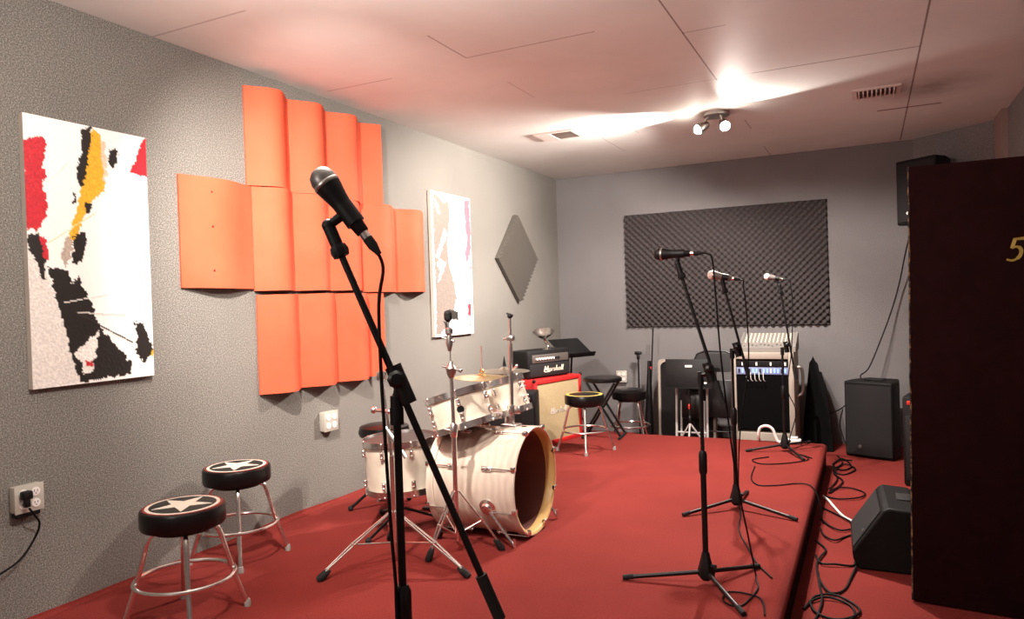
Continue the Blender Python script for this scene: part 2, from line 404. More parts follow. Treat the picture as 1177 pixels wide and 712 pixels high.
painting(4.84, 5.465, .985, 2.15, [(50, 28), (224, 72), (238, 648), (72, 660)], (245, 240, 236), [
    ([(58, 38), (90, 62), (110, 90), (128, 70), (136, 150), (130, 210), (125, 260), (130, 350), (152, 430), (165, 500), (150, 560), (130, 610), (98, 645), (76, 655), (74, 450), (66, 300)], GB, .004),
    ([(64, 60), (78, 85), (92, 130), (86, 140), (72, 100)], (236, 230, 224), .003),
    ([(112, 198), (124, 228), (104, 278), (86, 330), (74, 322), (93, 260)], (240, 234, 228), .003),
    ([(78, 345), (96, 330), (118, 350), (100, 400), (82, 440), (92, 380)], (226, 220, 214), .003),
    ([(130, 545), (170, 555), (172, 592), (138, 588)], (48, 44, 40), .004),
    ([(110, 596), (124, 600), (140, 655), (122, 655)], (40, 36, 34), .004),
    ([(176, 560), (200, 545), (210, 600), (190, 590)], (176, 164, 156), .004),
    ([(145, 110), (158, 108), (156, 140), (146, 138)], (200, 190, 182), .002),
    ([(170, 95), (176, 95), (178, 125), (170, 120)], (150, 140, 132), .002),
    ([(198, 82), (220, 78), (226, 200), (228, 300), (213, 348), (203, 345), (202, 300), (212, 250), (203, 200)], (226, 104, 116), .003),
    ([(214, 372), (234, 360), (232, 378), (218, 384)], (224, 120, 126), .003),
    ([(212, 524), (228, 526), (226, 580), (214, 570)], (204, 50, 64), .003),
    ([(220, 596), (226, 596), (224, 618), (218, 612)], (214, 90, 96), .003)],
    90, 170, 5, 'abstract_painting', 'white abstract painting with grey and pink strokes beside the orange panels')

# ------------------------------------------------------------------ left wall: orange wavy panels
def wave(y0, y1, waves, z0, z1, label, amp=.036, ph=0., slope=0.):
    b = MB(); N = int(waves*24); nz = 8; th = .009; fr = []; bk = []
    for j in range(nz+1):
        for i in range(N+1):
            tt = i/N; y = y0+(y1-y0)*tt
            q_ = abs(math.sin(PI*(tt*waves+ph))); x = .004+2*amp*(.45*q_**.8+.55*q_*q_)+slope
            x += .004*noise.noise(V((y*3, j*.6, z0*5)))
            z = z0+(z1-z0)*j/nz+.006*noise.noise(V((y*2.2, z0*3, j)))*(1 if j in (0, nz) else 0)
            fr.append(V((x+th, y, z))); bk.append(V((x, y, z)))
    W = N+1; n = len(fr); fs = []
    for j in range(nz):
        for i in range(N):
            a = j*W+i; fs += [(a, a+1, a+W+1, a+W), (n+a, n+a+W, n+a+W+1, n+a+1)]
    for i in range(N): fs += [(i, n+i, n+i+1, i+1), (nz*W+i, nz*W+i+1, n+nz*W+i+1, n+nz*W+i)]
    for j in range(nz): fs += [(j*W, (j+1)*W, n+(j+1)*W, n+j*W), (j*W+N, n+j*W+N, n+(j+1)*W+N, (j+1)*W+N)]
    b.add(fr+bk, fs)
    return tag(b.build('wall_mounted_baffle', M['orangefoam'], angle=50), label, 'sound baffle', 'wavy orange panels on the left wall')
wave(2.975, 4.12, 3.4, 1.945, 2.505, 'wavy orange wall panel at the top of the cross', .048, .0)
left_p = wave(2.525, 3.0, 1.0, 1.367, 1.945, 'orange wall panel with three screws at left end of the cross', .026, .0)
wave(3.005, 3.965, 3.0, 1.355, 1.945, 'wavy orange wall panel in the middle of the cross', .044, .0, .003)
wave(3.975, 4.75, 2.0, 1.345, 1.955, 'wavy orange wall panel at right end of the cross', .048, .0)
wave(3.02, 4.11, 3.3, .765, 1.335, 'wavy orange wall panel at the bottom of the cross', .05, .0)
left_p['_o'] = [0, 0, 0]
for z in (1.87, 1.69, 1.46): MB().lathe([(.006, 0), (.004, .004), (0, .005)], 10, (.059, 2.69, z), (1, 0, 0)).build('screw', M['ringred'], left_p)

# ------------------------------------------------------------------ foam panels
def lerp(a, b, t): return a+(b-a)*t
b = MB(); nx, nz = 330, 198; y_ = D
x0, x1, z0, z1 = .78, 2.775, .93, 2.13; vs = []; fs = []
for j in range(nz+1):
    for i in range(nx+1):
        x = lerp(x0, x1, i/nx); z = lerp(z0, z1, j/nz); e = min(i, nx-i, j, nz-j)
        d = .03+.019*math.sin(2*PI*(x-x0)/.0665)*1.25*math.sin(2*PI*(z-z0)/.0667)
        if e == 0: d = .003
        vs.append((x, y_-d, z))
for j in range(nz):
    for i in range(nx): a = j*(nx+1)+i; fs.append((a, a+1, a+nx+2, a+nx+1))
tag(b.add(vs, fs).build('wall_mounted_foam', M['foam'], angle=80, fix=False), 'large charcoal egg crate foam sheet on the back wall', 'acoustic foam')
# diamond foam, wedge ridges
b = MB(); cy_, cz_ = 6.38, 1.67; s_ = .30; R45 = math.radians(47); nn = 12; vs = []; fs = []
for i in range(nn*2+1):
    a = lerp(-s_, s_, i/(nn*2)); d = .075 if i % 2 else .04
    for k in (-s_, s_):
        yy = a*math.cos(R45)-k*math.sin(R45); zz = a*math.sin(R45)+k*math.cos(R45)
        vs += [(.002, cy_+yy, cz_+zz), (d, cy_+yy, cz_+zz)]
for i in range(nn*2):
    q = i*4; fs += [(q+1, q+5, q+7, q+3), (q, q+1, q+5, q+4), (q+2, q+6, q+7, q+3), (q, q+4, q+6, q+2)]
fs += [(0, 1, 3, 2), (nn*8, nn*8+2, nn*8+3, nn*8+1)]
tag(b.add(vs, fs).build('wall_mounted_foam', M['greyfoam'], angle=20), 'grey ridged foam square hung as a diamond on left wall', 'acoustic foam')

# ------------------------------------------------------------------ outlets
def outlet(o, nrm, w, h, label, plug):
    """quad surface box: o = centre on the wall, nrm = outward wall normal"""
    o = V(o); nrm = V(nrm); side = V((0, 0, 1)).cross(nrm).normalized(); up = V((0, 0, 1))
    mtx = Matrix((side, up, nrm)).transposed().to_4x4(); mtx.translation = o
    t = thing('wall_outlet', label, 'outlet', o)
    MB().box((-w/2, -h/2, .001), (w/2, h/2, .042), 0, .005, mtx).build('box', M['switchgrey'], t)
    MB().box((-w/2-.003, -h/2-.003, .0425), (w/2+.003, h/2+.003, .046), 0, .0015, mtx).build('cover_plate', M['switchgrey'], t)
    for i in (-1, 1):
        for j in (-1, 1):
            q = MB(); c = mtx @ V((i*w*.22, j*h*.22, .0461)); q.lathe([(w*.16, 0), (w*.16, .003)], 20, c, nrm)
            r_ = q.build('receptacle', M['white'], t)
            s = MB()
            for dx in (-.006, .006): s.box((i*w*.22+dx-.0012, j*h*.22-.002, .0492), (i*w*.22+dx+.0012, j*h*.22+.007, .0499), 0, 0, mtx)
            s.lathe([(.0025, 0), (.0025, .0006)], 8, mtx @ V((i*w*.22, j*h*.22-.008, .0492)), nrm)
            s.build('slots', M['rubber'], r_)
    return t, mtx
ot, om = outlet((0, 1.737, .515), (1, 0, 0), .108, .105, 'grey metal quad outlet with a black plug, low on left wall', True)
pl = MB().box((-.042, .002, .0505), (-.004, .036, .082), 0, .006, om).box((-.034, -.03, .055), (-.012, .006, .078), 0, .006, om).build('power_plug', M['plastic'], ot)
del pl
tag(MB().box((-.05, -.075, .002), (.046, -.054, .04), 0, .006, om).build('power_adapter', M['plastic']), 'black adapter block under the left wall outlet', 'adapter')
outlet((0, 3.57, .53), (1, 0, 0), .125, .12, 'metal quad outlet on left wall below the orange panels', False)
outlet((.71, D, .405), (0, -1, 0), .11, .12, 'metal quad outlet on the back wall above round stools', False)
tag(MB().tube(spline([(.066, 1.722, .48), (.066, 1.74, .45), (.04, 1.775, .40), (.02, 1.765, .34), (.03, 1.70, .275), (.05, 1.60, .245), (.08, 1.45, .22), (.12, 1.2, .12), (.15, 1.0, .006), (.18, .6, .006)]), .0042).build('power_cable', M['cable']), 'black power cord hanging from the left wall outlet', 'cord')

# ------------------------------------------------------------------ stools
def stool(loc, rz, label, style, group):
    x, y, z = 0, 0, 0
    t = thing('bar_stool', label, 'stool', (0, 0, 0), group)
    H_ = .465; R = .163
    if style == 'pad':
        se = MB().lathe([(.12, H_-.085), (R, H_-.08), (R+.006, H_-.05), (R+.004, H_-.02), (R-.02, H_-.003), (R-.07, H_), (0, H_+.002)], 40).build('seat', M['vinyl'], t)
    else:
        b = MB().lathe([(.13, H_-.078), (R-.004, H_-.078), (R, H_-.07), (R, H_-.012), (R-.004, H_-.004), (R-.012, H_)], 48, cap=False)
        ring = M['ringred'] if style == 'star' else M['gold']
        b.lathe([(R-.012, H_), (R-.022, H_+.0006)], 48, mi=1, cap=False)
        b.lathe([(R-.022, H_+.0006), (R-.036, H_+.001)], 48, mi=2, cap=False)
        b.lathe([(R-.036, H_+.001), (0, H_+.0025)], 48, mi=0, cap=False)
        b.lathe([(.13, H_-.078), (.0, H_-.078)], 48, mi=0, cap=False)
        if style == 'star':
            ro, ri = R-.046, (R-.046)*.40
            b.prism([((ro if k % 2 == 0 else ri)*math.cos(k*PI/5+.35), (ro if k % 2 == 0 else ri)*math.sin(k*PI/5+.35)) for k in range(10)], .0022, Matrix.Translation((0, 0, H_+.001)), 3)
        se = b.build('seat', [M['vinyl'], ring, M['starwhite'] if style == 'star' else M['gold'], M['starwhite']], t)
    MB().lathe([(.115, H_-.098), (.12, H_-.09), (.12, H_-.079)], 32).build('swivel_plate', M['black'], t)
    for k in range(4):
        a = PI/4+k*PI/2; c, s = math.cos(a), math.sin(a)
        P = spline([(c*q, s*q, w) for q, w in ((.03, .368), (.085, .37), (.118, .362), (.135, .335), (.15, .28), (.186, .15), (.232, .012))], 5)
        l_ = MB().tube(P, .0105, 10).build('leg', M['chrome'], t)
        MB().lathe([(.014, 0), (.0145, .018), (.011, .03)], 12, (c*.233, s*.233, 0)).build('foot_tip', M['tipgrey'], l_)
    MB().tube([(.19*math.cos(q*PI/20), .19*math.sin(q*PI/20), .172) for q in range(40)], .0085, 10, closed=True).build('foot_ring', M['chrome'], t)
    t.location = loc; t.rotation_euler = (0, 0, rz); return t
G = 'chrome legged round stools'
st = stool((.59, 2.02, 0), .15, 'black stool with a white star seat, nearer of the pair by left wall', 'star', G)
dup(st, (.232, 2.63, 0), .05, 'black stool with a white star seat, further of the two, against left wall', G)
stool((.985, 5.59, 0), -.42, 'chrome stool with a yellow ringed black seat in front of the red amplifier', 'gold', G)
s4 = stool((.985, 6.82, FZ), .2, 'chrome stool with a plain padded black seat near the back wall', 'pad', G)
s4.scale = (1, 1, 1.2)
# folding X legged round seat
t = thing('folding_stool', 'black folding stool with crossed legs and flat round seat beside the amplifier', 'stool', (.945, 6.17, 0))
c0 = V((.935, 6.2, 0)); dx = V((.92, .1, 0)).normalized(); dy = V((-.1, .92, 0)).normalized()
MB().lathe([(.16, .50), (.172, .505), (.172, .53), (.16, .54), (0, .542)], 36, c0).build('seat', M['vinyl'], t)
for s in (-1, 1):
    for k in (-1, 1):
        off = dy*(.10*k+.012*s)
        MB().tube([c0+off-dx*.13*s+V((0, 0, .497)), c0+off+dx*.17*s+V((0, 0, .014))], .011, 10).build('leg', M['black'], t)
    MB().tube([c0+dx*.165*s-dy*.15+V((0, 0, .013)), c0+dx*.165*s+dy*.15+V((0, 0, .013))], .012, 10).build('foot_bar', M['rubber'], t)

# ------------------------------------------------------------------ microphones and stands
def mic_stand(base, ztop, ba, piv, bb, legs, label, hubz=.065, leg_z=.012):
    """base (x,y,z): floor point; ba / piv / bb: boom tip, clutch, tail"""
    base, ba, piv, bb = map(V, (base, ba, piv, bb))
    t = thing('microphone_stand', label, 'microphone stand', base, 'boom microphone stands')
    zt = V((base.x, base.y, ztop)); zm = V((base.x, base.y, base.z+(ztop-base.z)*.61))
    MB().cyl(base+V((0, 0, .03)), zm, .0125, n=16).build('lower_pole', M['black'], t)
    MB().lathe([(.0145, -.07), (.018, -.06), (.018, .015), (.012, .03)], 16, zm).build('height_collar', M['black'], t)
    MB().cyl(zm, zt, .0085, n=14).build('upper_pole', M['black'], t)
    MB().lathe([(.02, -.045), (.036, -.03), (.038, -.012), (.022, .045), (.016, .075)], 6, base+V((0, 0, hubz))).build('leg_hub', M['plastic'], t)
    kb = MB().cyl(base+V((.0, 0, hubz+.02)), base+V((.045, -.01, hubz+.02)), .008, n=10).build('hub_knob', M['black'], t)
    for lx, ly in legs:
        e = V((lx, ly, base.z+leg_z)); d = e-base; d.z = 0; d.normalize()
        l_ = MB().cyl(base+d*.018+V((0, 0, hubz-.012)), e, .0095, n=12).build('leg', M['black'], t)
        dd = (e-base-V((0, 0, hubz))).normalized()
        MB().cyl(e-dd*.035, e+dd*.012, .0115, n=12).build('rubber_foot', M['rubber'], l_)
    d = (ba-bb).normalized()
    MB().cyl(bb+d*.02, ba, .0075, n=12).build('boom_arm', M['black'], t)
    MB().cyl(bb, bb+d*.10, .0125, n=14).build('counterweight', M['rubber'], t)
    side = d.cross(V((0, 1, 0))).normalized() if abs(d.y) < .9 else V((1, 0, 0))
    nrm = d.cross(side).normalized()
    if nrm.y > 0: nrm = -nrm
    q = MB().cyl(piv-d*.045, piv+d*.04, .0175, n=14)
    q.cyl(zt-V((0, 0, .03)), zt+V((0, 0, .02)), .013, n=14); q.tube([zt+V((0, 0, .01)), (zt+piv)/2+nrm*-.0, piv], .012, 10)
    cl = q.build('boom_clutch', M['black'], t)
    MB().lathe([(.008, 0), (.017, .012), (.019, .03), (.012, .036)], 8, piv+d*.012+nrm*.012, nrm+V((.8, 0, .3))).build('clutch_knob', M['black'], cl)
    MB().cyl(zt-V((0, 0, .04)), zt-V((0, 0, .005)), .0145, n=14).build('pole_sleeve', M['plastic'], t)
    return t, ba, d
def microphone(p0, p1, label, gm, standtip, st, boomdir, k=1., body=None):
    """p0 grille end, p1 connector end"""
    p0, p1 = V(p0), V(p1); d = p1-p0; L = d.length; d.normalize()
    t = thing('microphone', label, 'microphone', p0, 'microphones on the boom stands')
    R = .028*k
    MB().lathe([(0, 0), (R*.5, .003*k), (R*.85, .012*k), (R, .026*k), (R*.99, .036*k)], 24, p0, d).build('grille', gm, t)
    MB().lathe([(R*.99, .034*k), (R*1.04, .036*k), (R*1.04, .041*k), (R, .043*k)], 24, p0, d, cap=False).build('grille_band', M['steel'], t)
    MB().lathe([(R, .042*k), (R*.95, .052*k), (R*.86, .064*k), (R*.78, .076*k), (R*.72, .09*k), (R*.5, L*.74), (R*.45, L*.75), (0, L*.75)], 24, p0, d).build('body', body or M['plastic'], t)
    MB().cyl(p0+d*L*.745, p0+d*L*.82, R*.38, n=16).build('connector_ring', M['chrome'], t)
    MB().lathe([(R*.39, 0), (R*.39, L*.09), (R*.26, L*.15), (R*.2, L*.19)], 16, p0+d*L*.815, d).build('cable_connector', M['rubber'], t)
    # clip belongs to the stand
    c = p0+d*L*.5; tip = V(standtip)
    q = MB().cyl(c-d*.035*k, c+d*.03*k, R*.72, n=18); v = (c-tip)
    q.tube([tip-(V(standtip)-c).normalized()*0, tip+v*.5, c-v.normalized()*R*.5], .010*k, 10)
    bd = (V(standtip)-V(boomdir)*.07)
    q.cyl(bd, tip, .0135*k, n=12).lathe([(.017*k, -.012), (.02*k, 0), (.017*k, .012)], 8, bd+V(boomdir)*.012, boomdir).ball(tip, .0145*k, n=10)
    q.build('microphone_clip', M['plastic'], st)
    return p0+d*L
def cord(pts, label, r=.0042, name='microphone_cable', cat='cable', mt_=None, group='cables', k=6):
    return tag(MB().tube(spline(pts, k), r, 8).build(name, mt_ or M['cable']), label, cat, group)

# near stand (camera side)
nb = (2.222, 1.236, 0)
st1, tip, d = mic_stand(nb, 1.04, (2.106, 1.18, 1.418), (2.232, 1.2385, 1.085), (2.406, 1.318, .589), [(2.53, 1.13), (2.02, 1.02), (2.14, 1.54)], 'near black boom microphone stand at the camera end of the stage')
e = microphone((2.085, 1.171, 1.535), (2.199, 1.225, 1.356), 'grey headed microphone close to the camera, tilted down to the right', M['grille'], tip, st1, d, 1.)
cord([e-V((.006, .003, -.01)), e+V((.006, .004, -.03)), (2.205, 1.21, 1.25), (2.205, 1.21, 1.1), (2.212, 1.205, 1.0), (2.216, 1.21, .8), (2.222, 1.213, .6), (2.21, 1.2, .3), (2.2, 1.17, .05), (2.15, 1.1, .006), (1.95, 1.0, .006), (1.8, .7, .006)], 'black microphone cable hanging down the near stand', .0036)
# three stands along the stage
def place(base, ztop, ba, piv, bb, legs, m0, m1, lab, mlab, gm, clab, tail):
    s, tip, d = mic_stand(base, ztop, ba, piv, bb, legs, lab)
    e = microphone(m0, m1, mlab, gm, tip, s, d, .95, M['mic_lit_body'] if gm is M['brightgrille'] else None)
    dd = (V(m1)-V(m0)).normalized()
    cord([e-dd*.012, e+dd*.02+V((0, 0, -.004))]+tail, clab, .0038)
Y1, Y2, Y3 = 3.139, 4.33, 6.021
place((2.451, Y1, 0), .90, (2.366, Y1, 1.39), (2.4865, Y1, .92), (2.543, Y1, .785), [(2.115, 3.06), (2.625, 3.40), (2.64, 2.88)], (2.262, Y1, 1.436), (2.477, Y1, 1.430),
      'black boom microphone stand nearest the front edge, blocking the music stand', 'black headed microphone held level, left of the three along stage', M['plastic'], 'black cable hanging from the level black microphone',
      [(2.515, Y1, 1.40), (2.525, Y1, 1.25), (2.54, Y1+.01, .95), (2.575, Y1+.05, .5), (2.61, Y1+.12, .2), (2.63, Y1+.16, .03), (2.64, Y1+.12, .006), (2.66, Y1, .006), (2.62, 2.95, .006), (2.55, 2.98, .006), (2.56, 3.08, .006), (2.68, 3.06, .006), (2.72, 2.9, .006)])
place((2.388, Y2, 0), .915, (2.345, Y2, 1.325), (2.415, Y2, .93), (2.476, Y2, .775), [(2.145, 4.07), (2.72, 4.19), (2.40, 4.66)], (2.26, Y2, 1.373), (2.446, Y2, 1.332),
      'black boom microphone stand in the middle of stage, with bright topped microphone', 'brightly lit microphone tilted slightly down, middle of the three along stage', M['brightgrille'], 'black cable hanging from the middle stage microphone',
      [(2.462, Y2, 1.30), (2.475, Y2, 1.15), (2.478, Y2, .85), (2.43, Y2-.03, .5), (2.41, Y2-.04, .2), (2.415, Y2-.06, .03), (2.43, Y2-.12, .006), (2.47, 3.9, .006), (2.56, 3.62, .006), (2.62, 3.45, .006), (2.70, 3.3, .006)])
place((2.49, Y3, 0), .80, (2.482, Y3, 1.31), (2.52, Y3, .825), (2.584, Y3, .575), [(2.222, 5.91), (2.64, 6.40), (2.645, 5.72)], (2.368, Y3, 1.383), (2.54, Y3, 1.350),
      'black boom microphone stand furthest back, in front of the equipment rack', 'white headed microphone furthest back, right of the three along stage', M['brightgrille'], 'black cable hanging from the furthest white headed microphone',
      [(2.565, Y3, 1.30), (2.575, Y3, 1.15), (2.56, Y3-.02, .8), (2.525, Y3-.03, .5), (2.58, Y3-.02, .32), (2.53, Y3-.05, .1), (2.55, Y3-.1, .006), (2.62, 5.9, .006), (2.70, 5.8, .006)])
# plain cables lying on the stage
cord([(2.36, 5.62, .5), (2.36, 5.6, .3), (2.345, 5.4, .006), (2.37, 5.05, .006), (2.44, 4.88, .006), (2.56, 4.92, .006), (2.66, 5.0, .006), (2.74, 4.98, .006), (2.79, 4.93, -.05), (2.82, 4.85, -.194)][2:], 'thin black cable curving over the stage and its right edge')
cord([(2.40, 5.75, .006), (2.30, 5.62, .006), (2.38, 5.5, .006), (2.55, 5.58, .006), (2.68, 5.75, .006), (2.62, 5.9, .006)], 'thin black cable looped on stage at the furthest stand')

# ------------------------------------------------------------------ drum kit
def lug_mesh(p, axis, out, ln=.05, w=.012):
    p, axis, out = V(p), V(axis).normalized(), V(out).normalized(); sd = axis.cross(out)
    mtx = Matrix((sd, axis, out)).transposed().to_4x4(); mtx.translation = p
    return MB().box((-w, -ln/2, -.002), (w, ln/2, .014), 0, .005, mtx).ball(mtx @ V((0, ln*.28, .014)), .009, n=10).ball(mtx @ V((0, -ln*.28, .014)), .009, n=10)
def tom(name, label, c, ax, R, dep, nl, group, headm=None, botm=None, two=True, phase=0., wrap='wrap'):
    """c: centre of batter side; ax: outward normal of batter head"""
    c = V(c); ax = V(ax).normalized(); bt = c-ax*dep
    t = thing(name, label, 'drum', bt, group)
    MB().lathe([(R, .008), (R, dep-.008)], 48, bt, ax, cap=False).build('shell', M[wrap], t)
    for q, nm, s in ((c, 'top_hoop', 1), (bt, 'bottom_hoop', -1)):
        MB().lathe([(R+.002, -.022*s), (R+.011, -.022*s), (R+.011, .012*s), (R+.003, .012*s), (R+.002, -.022*s)], 48, q, ax, cap=False).build(nm, M['chrome'], t)
    MB().lathe([(R, 0), (0, .001)], 48, c, ax).build('top_head', headm or M['head'], t)
    MB().lathe([(R, 0), (0, -.001)], 48, bt, ax).build('bottom_head', botm or M['carpet_reflect_head'], t)
    e1 = ax.orthogonal().normalized(); e2 = ax.cross(e1)
    for k in range(nl):
        a = 2*PI*(k+phase)/nl; o = e1*math.cos(a)+e2*math.sin(a)
        for hz in ((.055, dep-.055) if two else (dep/2,)):
            g = lug_mesh(bt+ax*hz+o*R, ax, o, .044)
            zz = dep-.005 if hz > dep/2 else .005
            g.cyl(bt+ax*hz+o*(R+.009), bt+ax*zz+o*(R+.009), .003, n=8)
            g.ball(bt+ax*(zz+(.012 if zz > dep/2 else -.012))+o*(R+.009), .008, n=8)
            g.build('lug', M['chrome'], t)
    return t
KG = 'pieces of the cream drum kit'
# bass drum lying along x, open front toward +x
bc = V((1.485, 3.5, .287)); R = .278; Ld = .50
t = thing('bass_drum', 'large cream bass drum with open front and pale wooden hoop', 'drum', (1.235, 3.5, 0), KG)
ba_ = V((1, .02, 0)).normalized(); bk_ = bc-ba_*Ld
MB().lathe([(R, .02), (R, Ld-.02), (R-.008, Ld-.02), (R-.008, .02), (R, .02)], 64, bk_, ba_, cap=False).build('shell', [M['pearl']], t)
MB().lathe([(R-.009, .025), (R-.009, Ld-.005)], 64, bk_, ba_, cap=False).build('shell_interior', M['interior'], t)
MB().lathe([(R-.002, Ld-.045), (R+.007, Ld-.045), (R+.009, Ld-.04), (R+.009, Ld+.002), (R+.006, Ld+.006), (R+.001, Ld+.006)], 64, bk_, ba_, cap=False).lathe([(R+.001, Ld+.006), (R-.010, Ld), (R-.012, Ld-.004), (R-.012, Ld-.05)], 64, bk_, ba_, 1, False).build('front_hoop', [M['pearl'], M['hoopwood']], t)
MB().lathe([(R+.004, -.008), (R+.010, -.008), (R+.010, .035), (R, .035), (R+.004, -.008)], 64, bk_, ba_, cap=False).build('rear_hoop', M['pearl'], t)
MB().lathe([(R, 0), (0, -.001)], 48, bk_, ba_).build('rear_head', M['darkhead'], t)
for k in range(8):
    a = 2*PI*(k+.5)/8; o = V((0, math.cos(a), math.sin(a)))
    for hz in (.15, Ld-.15):
        g = lug_mesh(bk_+ba_*hz+o*R, ba_, o, .06, .013); zz = Ld-.0 if hz > Ld/2 else 0
        g.cyl(bk_+ba_*hz+o*(R+.014), bk_+ba_*zz+o*(R+.014), .0035, n=8)
        g.box((-.01, -.018, -.005), (.01, .018, .02), 0, .003, Matrix.Translation(bk_+ba_*zz+o*(R+.004)))
        g.build('lug', M['chrome'], t)
for s in (-1, 1):
    p = V((1.335, 3.5+s*.262, .20)); o = V((0, s*.93, -.3)).normalized()
    g = MB().lathe([(.046, 0), (.046, .008), (.03, .016), (.024, .03), (0, .032)], 24, p, o)
    g.cyl(p+o*.02+V((-.01, 0, .02)), (1.485, 3.5+s*.275, .02), .008, n=10); g.cyl((1.485, 3.5+s*.275, .055), (1.487, 3.5+s*.276, .002), .006, n=8)
    g.build('spur', M['chrome'], t)
# tom mount post and clamp
g = MB().box((1.30, 3.46, .563), (1.40, 3.54, .585), 0, .006).cyl((1.355, 3.5, .57), (1.355, 3.5, .66), .017, n=16)
g.build('post_bracket', M['chrome'], t)
pt = thing('mounting_post', 'tall chrome post standing on the bass drum', 'post', (1.355, 3.5, .585), KG)
MB().cyl((1.355, 3.5, .585), (1.362, 3.5, 1.02), .0125, n=14).build('tube', M['chrome'], pt)
MB().cyl((1.362, 3.5, 1.0), (1.364, 3.5, 1.165), .007, n=12).build('rod', M['chrome'], pt)
MB().box((1.345, 3.482, 1.035), (1.385, 3.518, 1.065), 0, .008).cyl((1.32, 3.5, 1.045), (1.35, 3.5, 1.05), .008, n=8).build('tilter', M['steel'], pt)
MB().ball((1.364, 3.5, 1.17), .015, n=10).cyl((1.345, 3.5, 1.185), (1.384, 3.5, 1.172), .005, n=8).build('wing_nut', M['plastic'], pt)
MB().lathe([(.022, -.025), (.025, 0), (.022, .025)], 14, (1.356, 3.5, .66)).cyl((1.356, 3.5, .66), (1.30, 3.60, .68), .011, n=10).box((1.375, 3.49, .64), (1.41, 3.51, .68), 0, .006).build('clamp', M['chrome'], pt)
MB().cyl((1.358, 3.5, .87), (1.40, 3.49, .90), .006, n=8).ball((1.40, 3.49, .90), .010, n=8).build('wing_bolt', M['chrome'], pt)
a17 = math.radians(17); nx_ = V((-math.sin(a17), 0, math.cos(a17)))
tm = tom('rack_tom', 'cream tilted rack tom, nearer of the two above bass drum', V((1.11, 3.325, .766)), nx_, .163, .182, 6, KG, phase=.3)
MB().lathe([(.02, 0), (.018, .004), (0, .005)], 20, V((1.11, 3.325, .766))-nx_*.09+V((.52, -.85, .15)).normalized()*.163, (.52, -.85, .15)).build('badge', M['plastic'], tm)
tm2 = tom('rack_tom', 'cream tilted rack tom mostly hidden behind the nearer one', V((1.15, 3.71, .778)), nx_, .158, .19, 6, KG, phase=.1)
for tt_, y in ((tm, 3.42), (tm2, 3.56)):
    q = MB().box((1.10, y-.02, .62), (1.17, y+.02, .69), 0, .008); q.cyl((1.14, y, .655), (1.30, 3.5, .64), .010, n=10)
    q.build('mount_arm', M['chrome'], tt_)
# floor tom / snare on low stand
sn = tom('snare_drum', 'cream drum with chrome hoops on a low stand, left of the kit', V((.735, 3.33, .503)), V((-.03, -.02, 1)), .196, .275, 8, KG, headm=M['darkhead'], phase=.15)
t = thing('drum_stand', 'low chrome tripod stand under the left cream drum', 'drum stand', (.735, 3.33, 0), KG)
MB().cyl((.735, 3.33, .10), (.735, 3.33, .19), .011, n=12).build('pole', M['chrome'], t)
for k in range(3):
    a = .5+k*2*PI/3; c, s = math.cos(a), math.sin(a)
    MB().tube([(.735+c*.012, 3.33+s*.012, .175), (.735+c*.13, 3.33+s*.13, .185), (.735+c*.21, 3.33+s*.21, .205)], .007, 8).build('basket_arm', M['chrome'], t)
    lg = MB().cyl((.735+c*.012, 3.33+s*.012, .11), (.735+c*.30, 3.33+s*.30, .02), .008, n=8).build('leg', M['black'], t)
    MB().ball((.735+c*.30, 3.33+s*.30, .018), .018, n=10).build('rubber_foot', M['rubber'], lg)
t = thing('drum_throne', 'black round drum throne behind the left cream drum', 'stool', (.44, 3.585, 0), KG)
MB().lathe([(.12, .455), (.148, .46), (.155, .48), (.148, .515), (.12, .524), (0, .526)], 36, (.44, 3.585, 0)).build('seat', M['vinyl'], t)
MB().cyl((.44, 3.585, .16), (.44, 3.585, .457), .014, n=12).build('pole', M['chrome'], t)
for k in range(3):
    a = 3.6+k*2*PI/3; c, s = math.cos(a), math.sin(a)
    lg = MB().cyl((.44+c*.014, 3.585+s*.014, .19), (.44+c*.22, 3.585+s*.22, .016), .009, n=8).build('leg', M['black'], t)
    MB().ball((.44+c*.22, 3.585+s*.22, .017), .017, n=10).build('rubber_foot', M['rubber'], lg)
# pedal
t = thing('drum_pedal', 'black foot pedal behind the bass drum', 'pedal', (.83, 3.5, 0), KG)
mp_ = Matrix.Translation((.66, 3.72, .03)) @ Matrix.Rotation(-.18, 4, 'Y')
MB().box((0, -.045, 0), (.27, .045, .014), 0, .006, mp_).build('footboard', M['plastic'], t)
MB().box((.64, 3.67, .001), (.95, 3.77, .012), 0, .004).build('base_plate', M['black'], t)
MB().cyl((.93, 3.66, .012), (.93, 3.66, .15), .008, n=8).cyl((.93, 3.78, .012), (.93, 3.78, .15), .008, n=8).cyl((.93, 3.66, .148), (.93, 3.78, .148), .007, n=8).build('frame', M['chrome'], t)

def tripod(t, c, zh, feet, two=True, zl=None):
    c = V(c)
    for fx, fy in feet:
        fpt = V((fx, fy, c.z+.012)); d = fpt-c; d.z = 0; d.normalize(); sd = V((-d.y, d.x, 0))
        top = c+V((0, 0, zh))+d*.016; q = MB(); k = .013
        mid = lerp(top, fpt, .55)+V((0, 0, .012))
        for s in (-1, 1): q.tube([top+sd*s*.006, mid+sd*s*k, fpt+sd*s*.004+V((0, 0, .01))], .0048, 8)
        q.tube([c+V((0, 0, .10))+d*.016, mid], .0045, 8); q.cyl(mid-sd*.018, mid+sd*.018, .006, n=8)
        lg = q.build('leg', M['chrome'], t)
        MB().lathe([(.014, -.012), (.018, .0), (.017, .03), (.011, .055)], 10, fpt, (top-fpt)).build('rubber_foot', M['rubber'], lg)
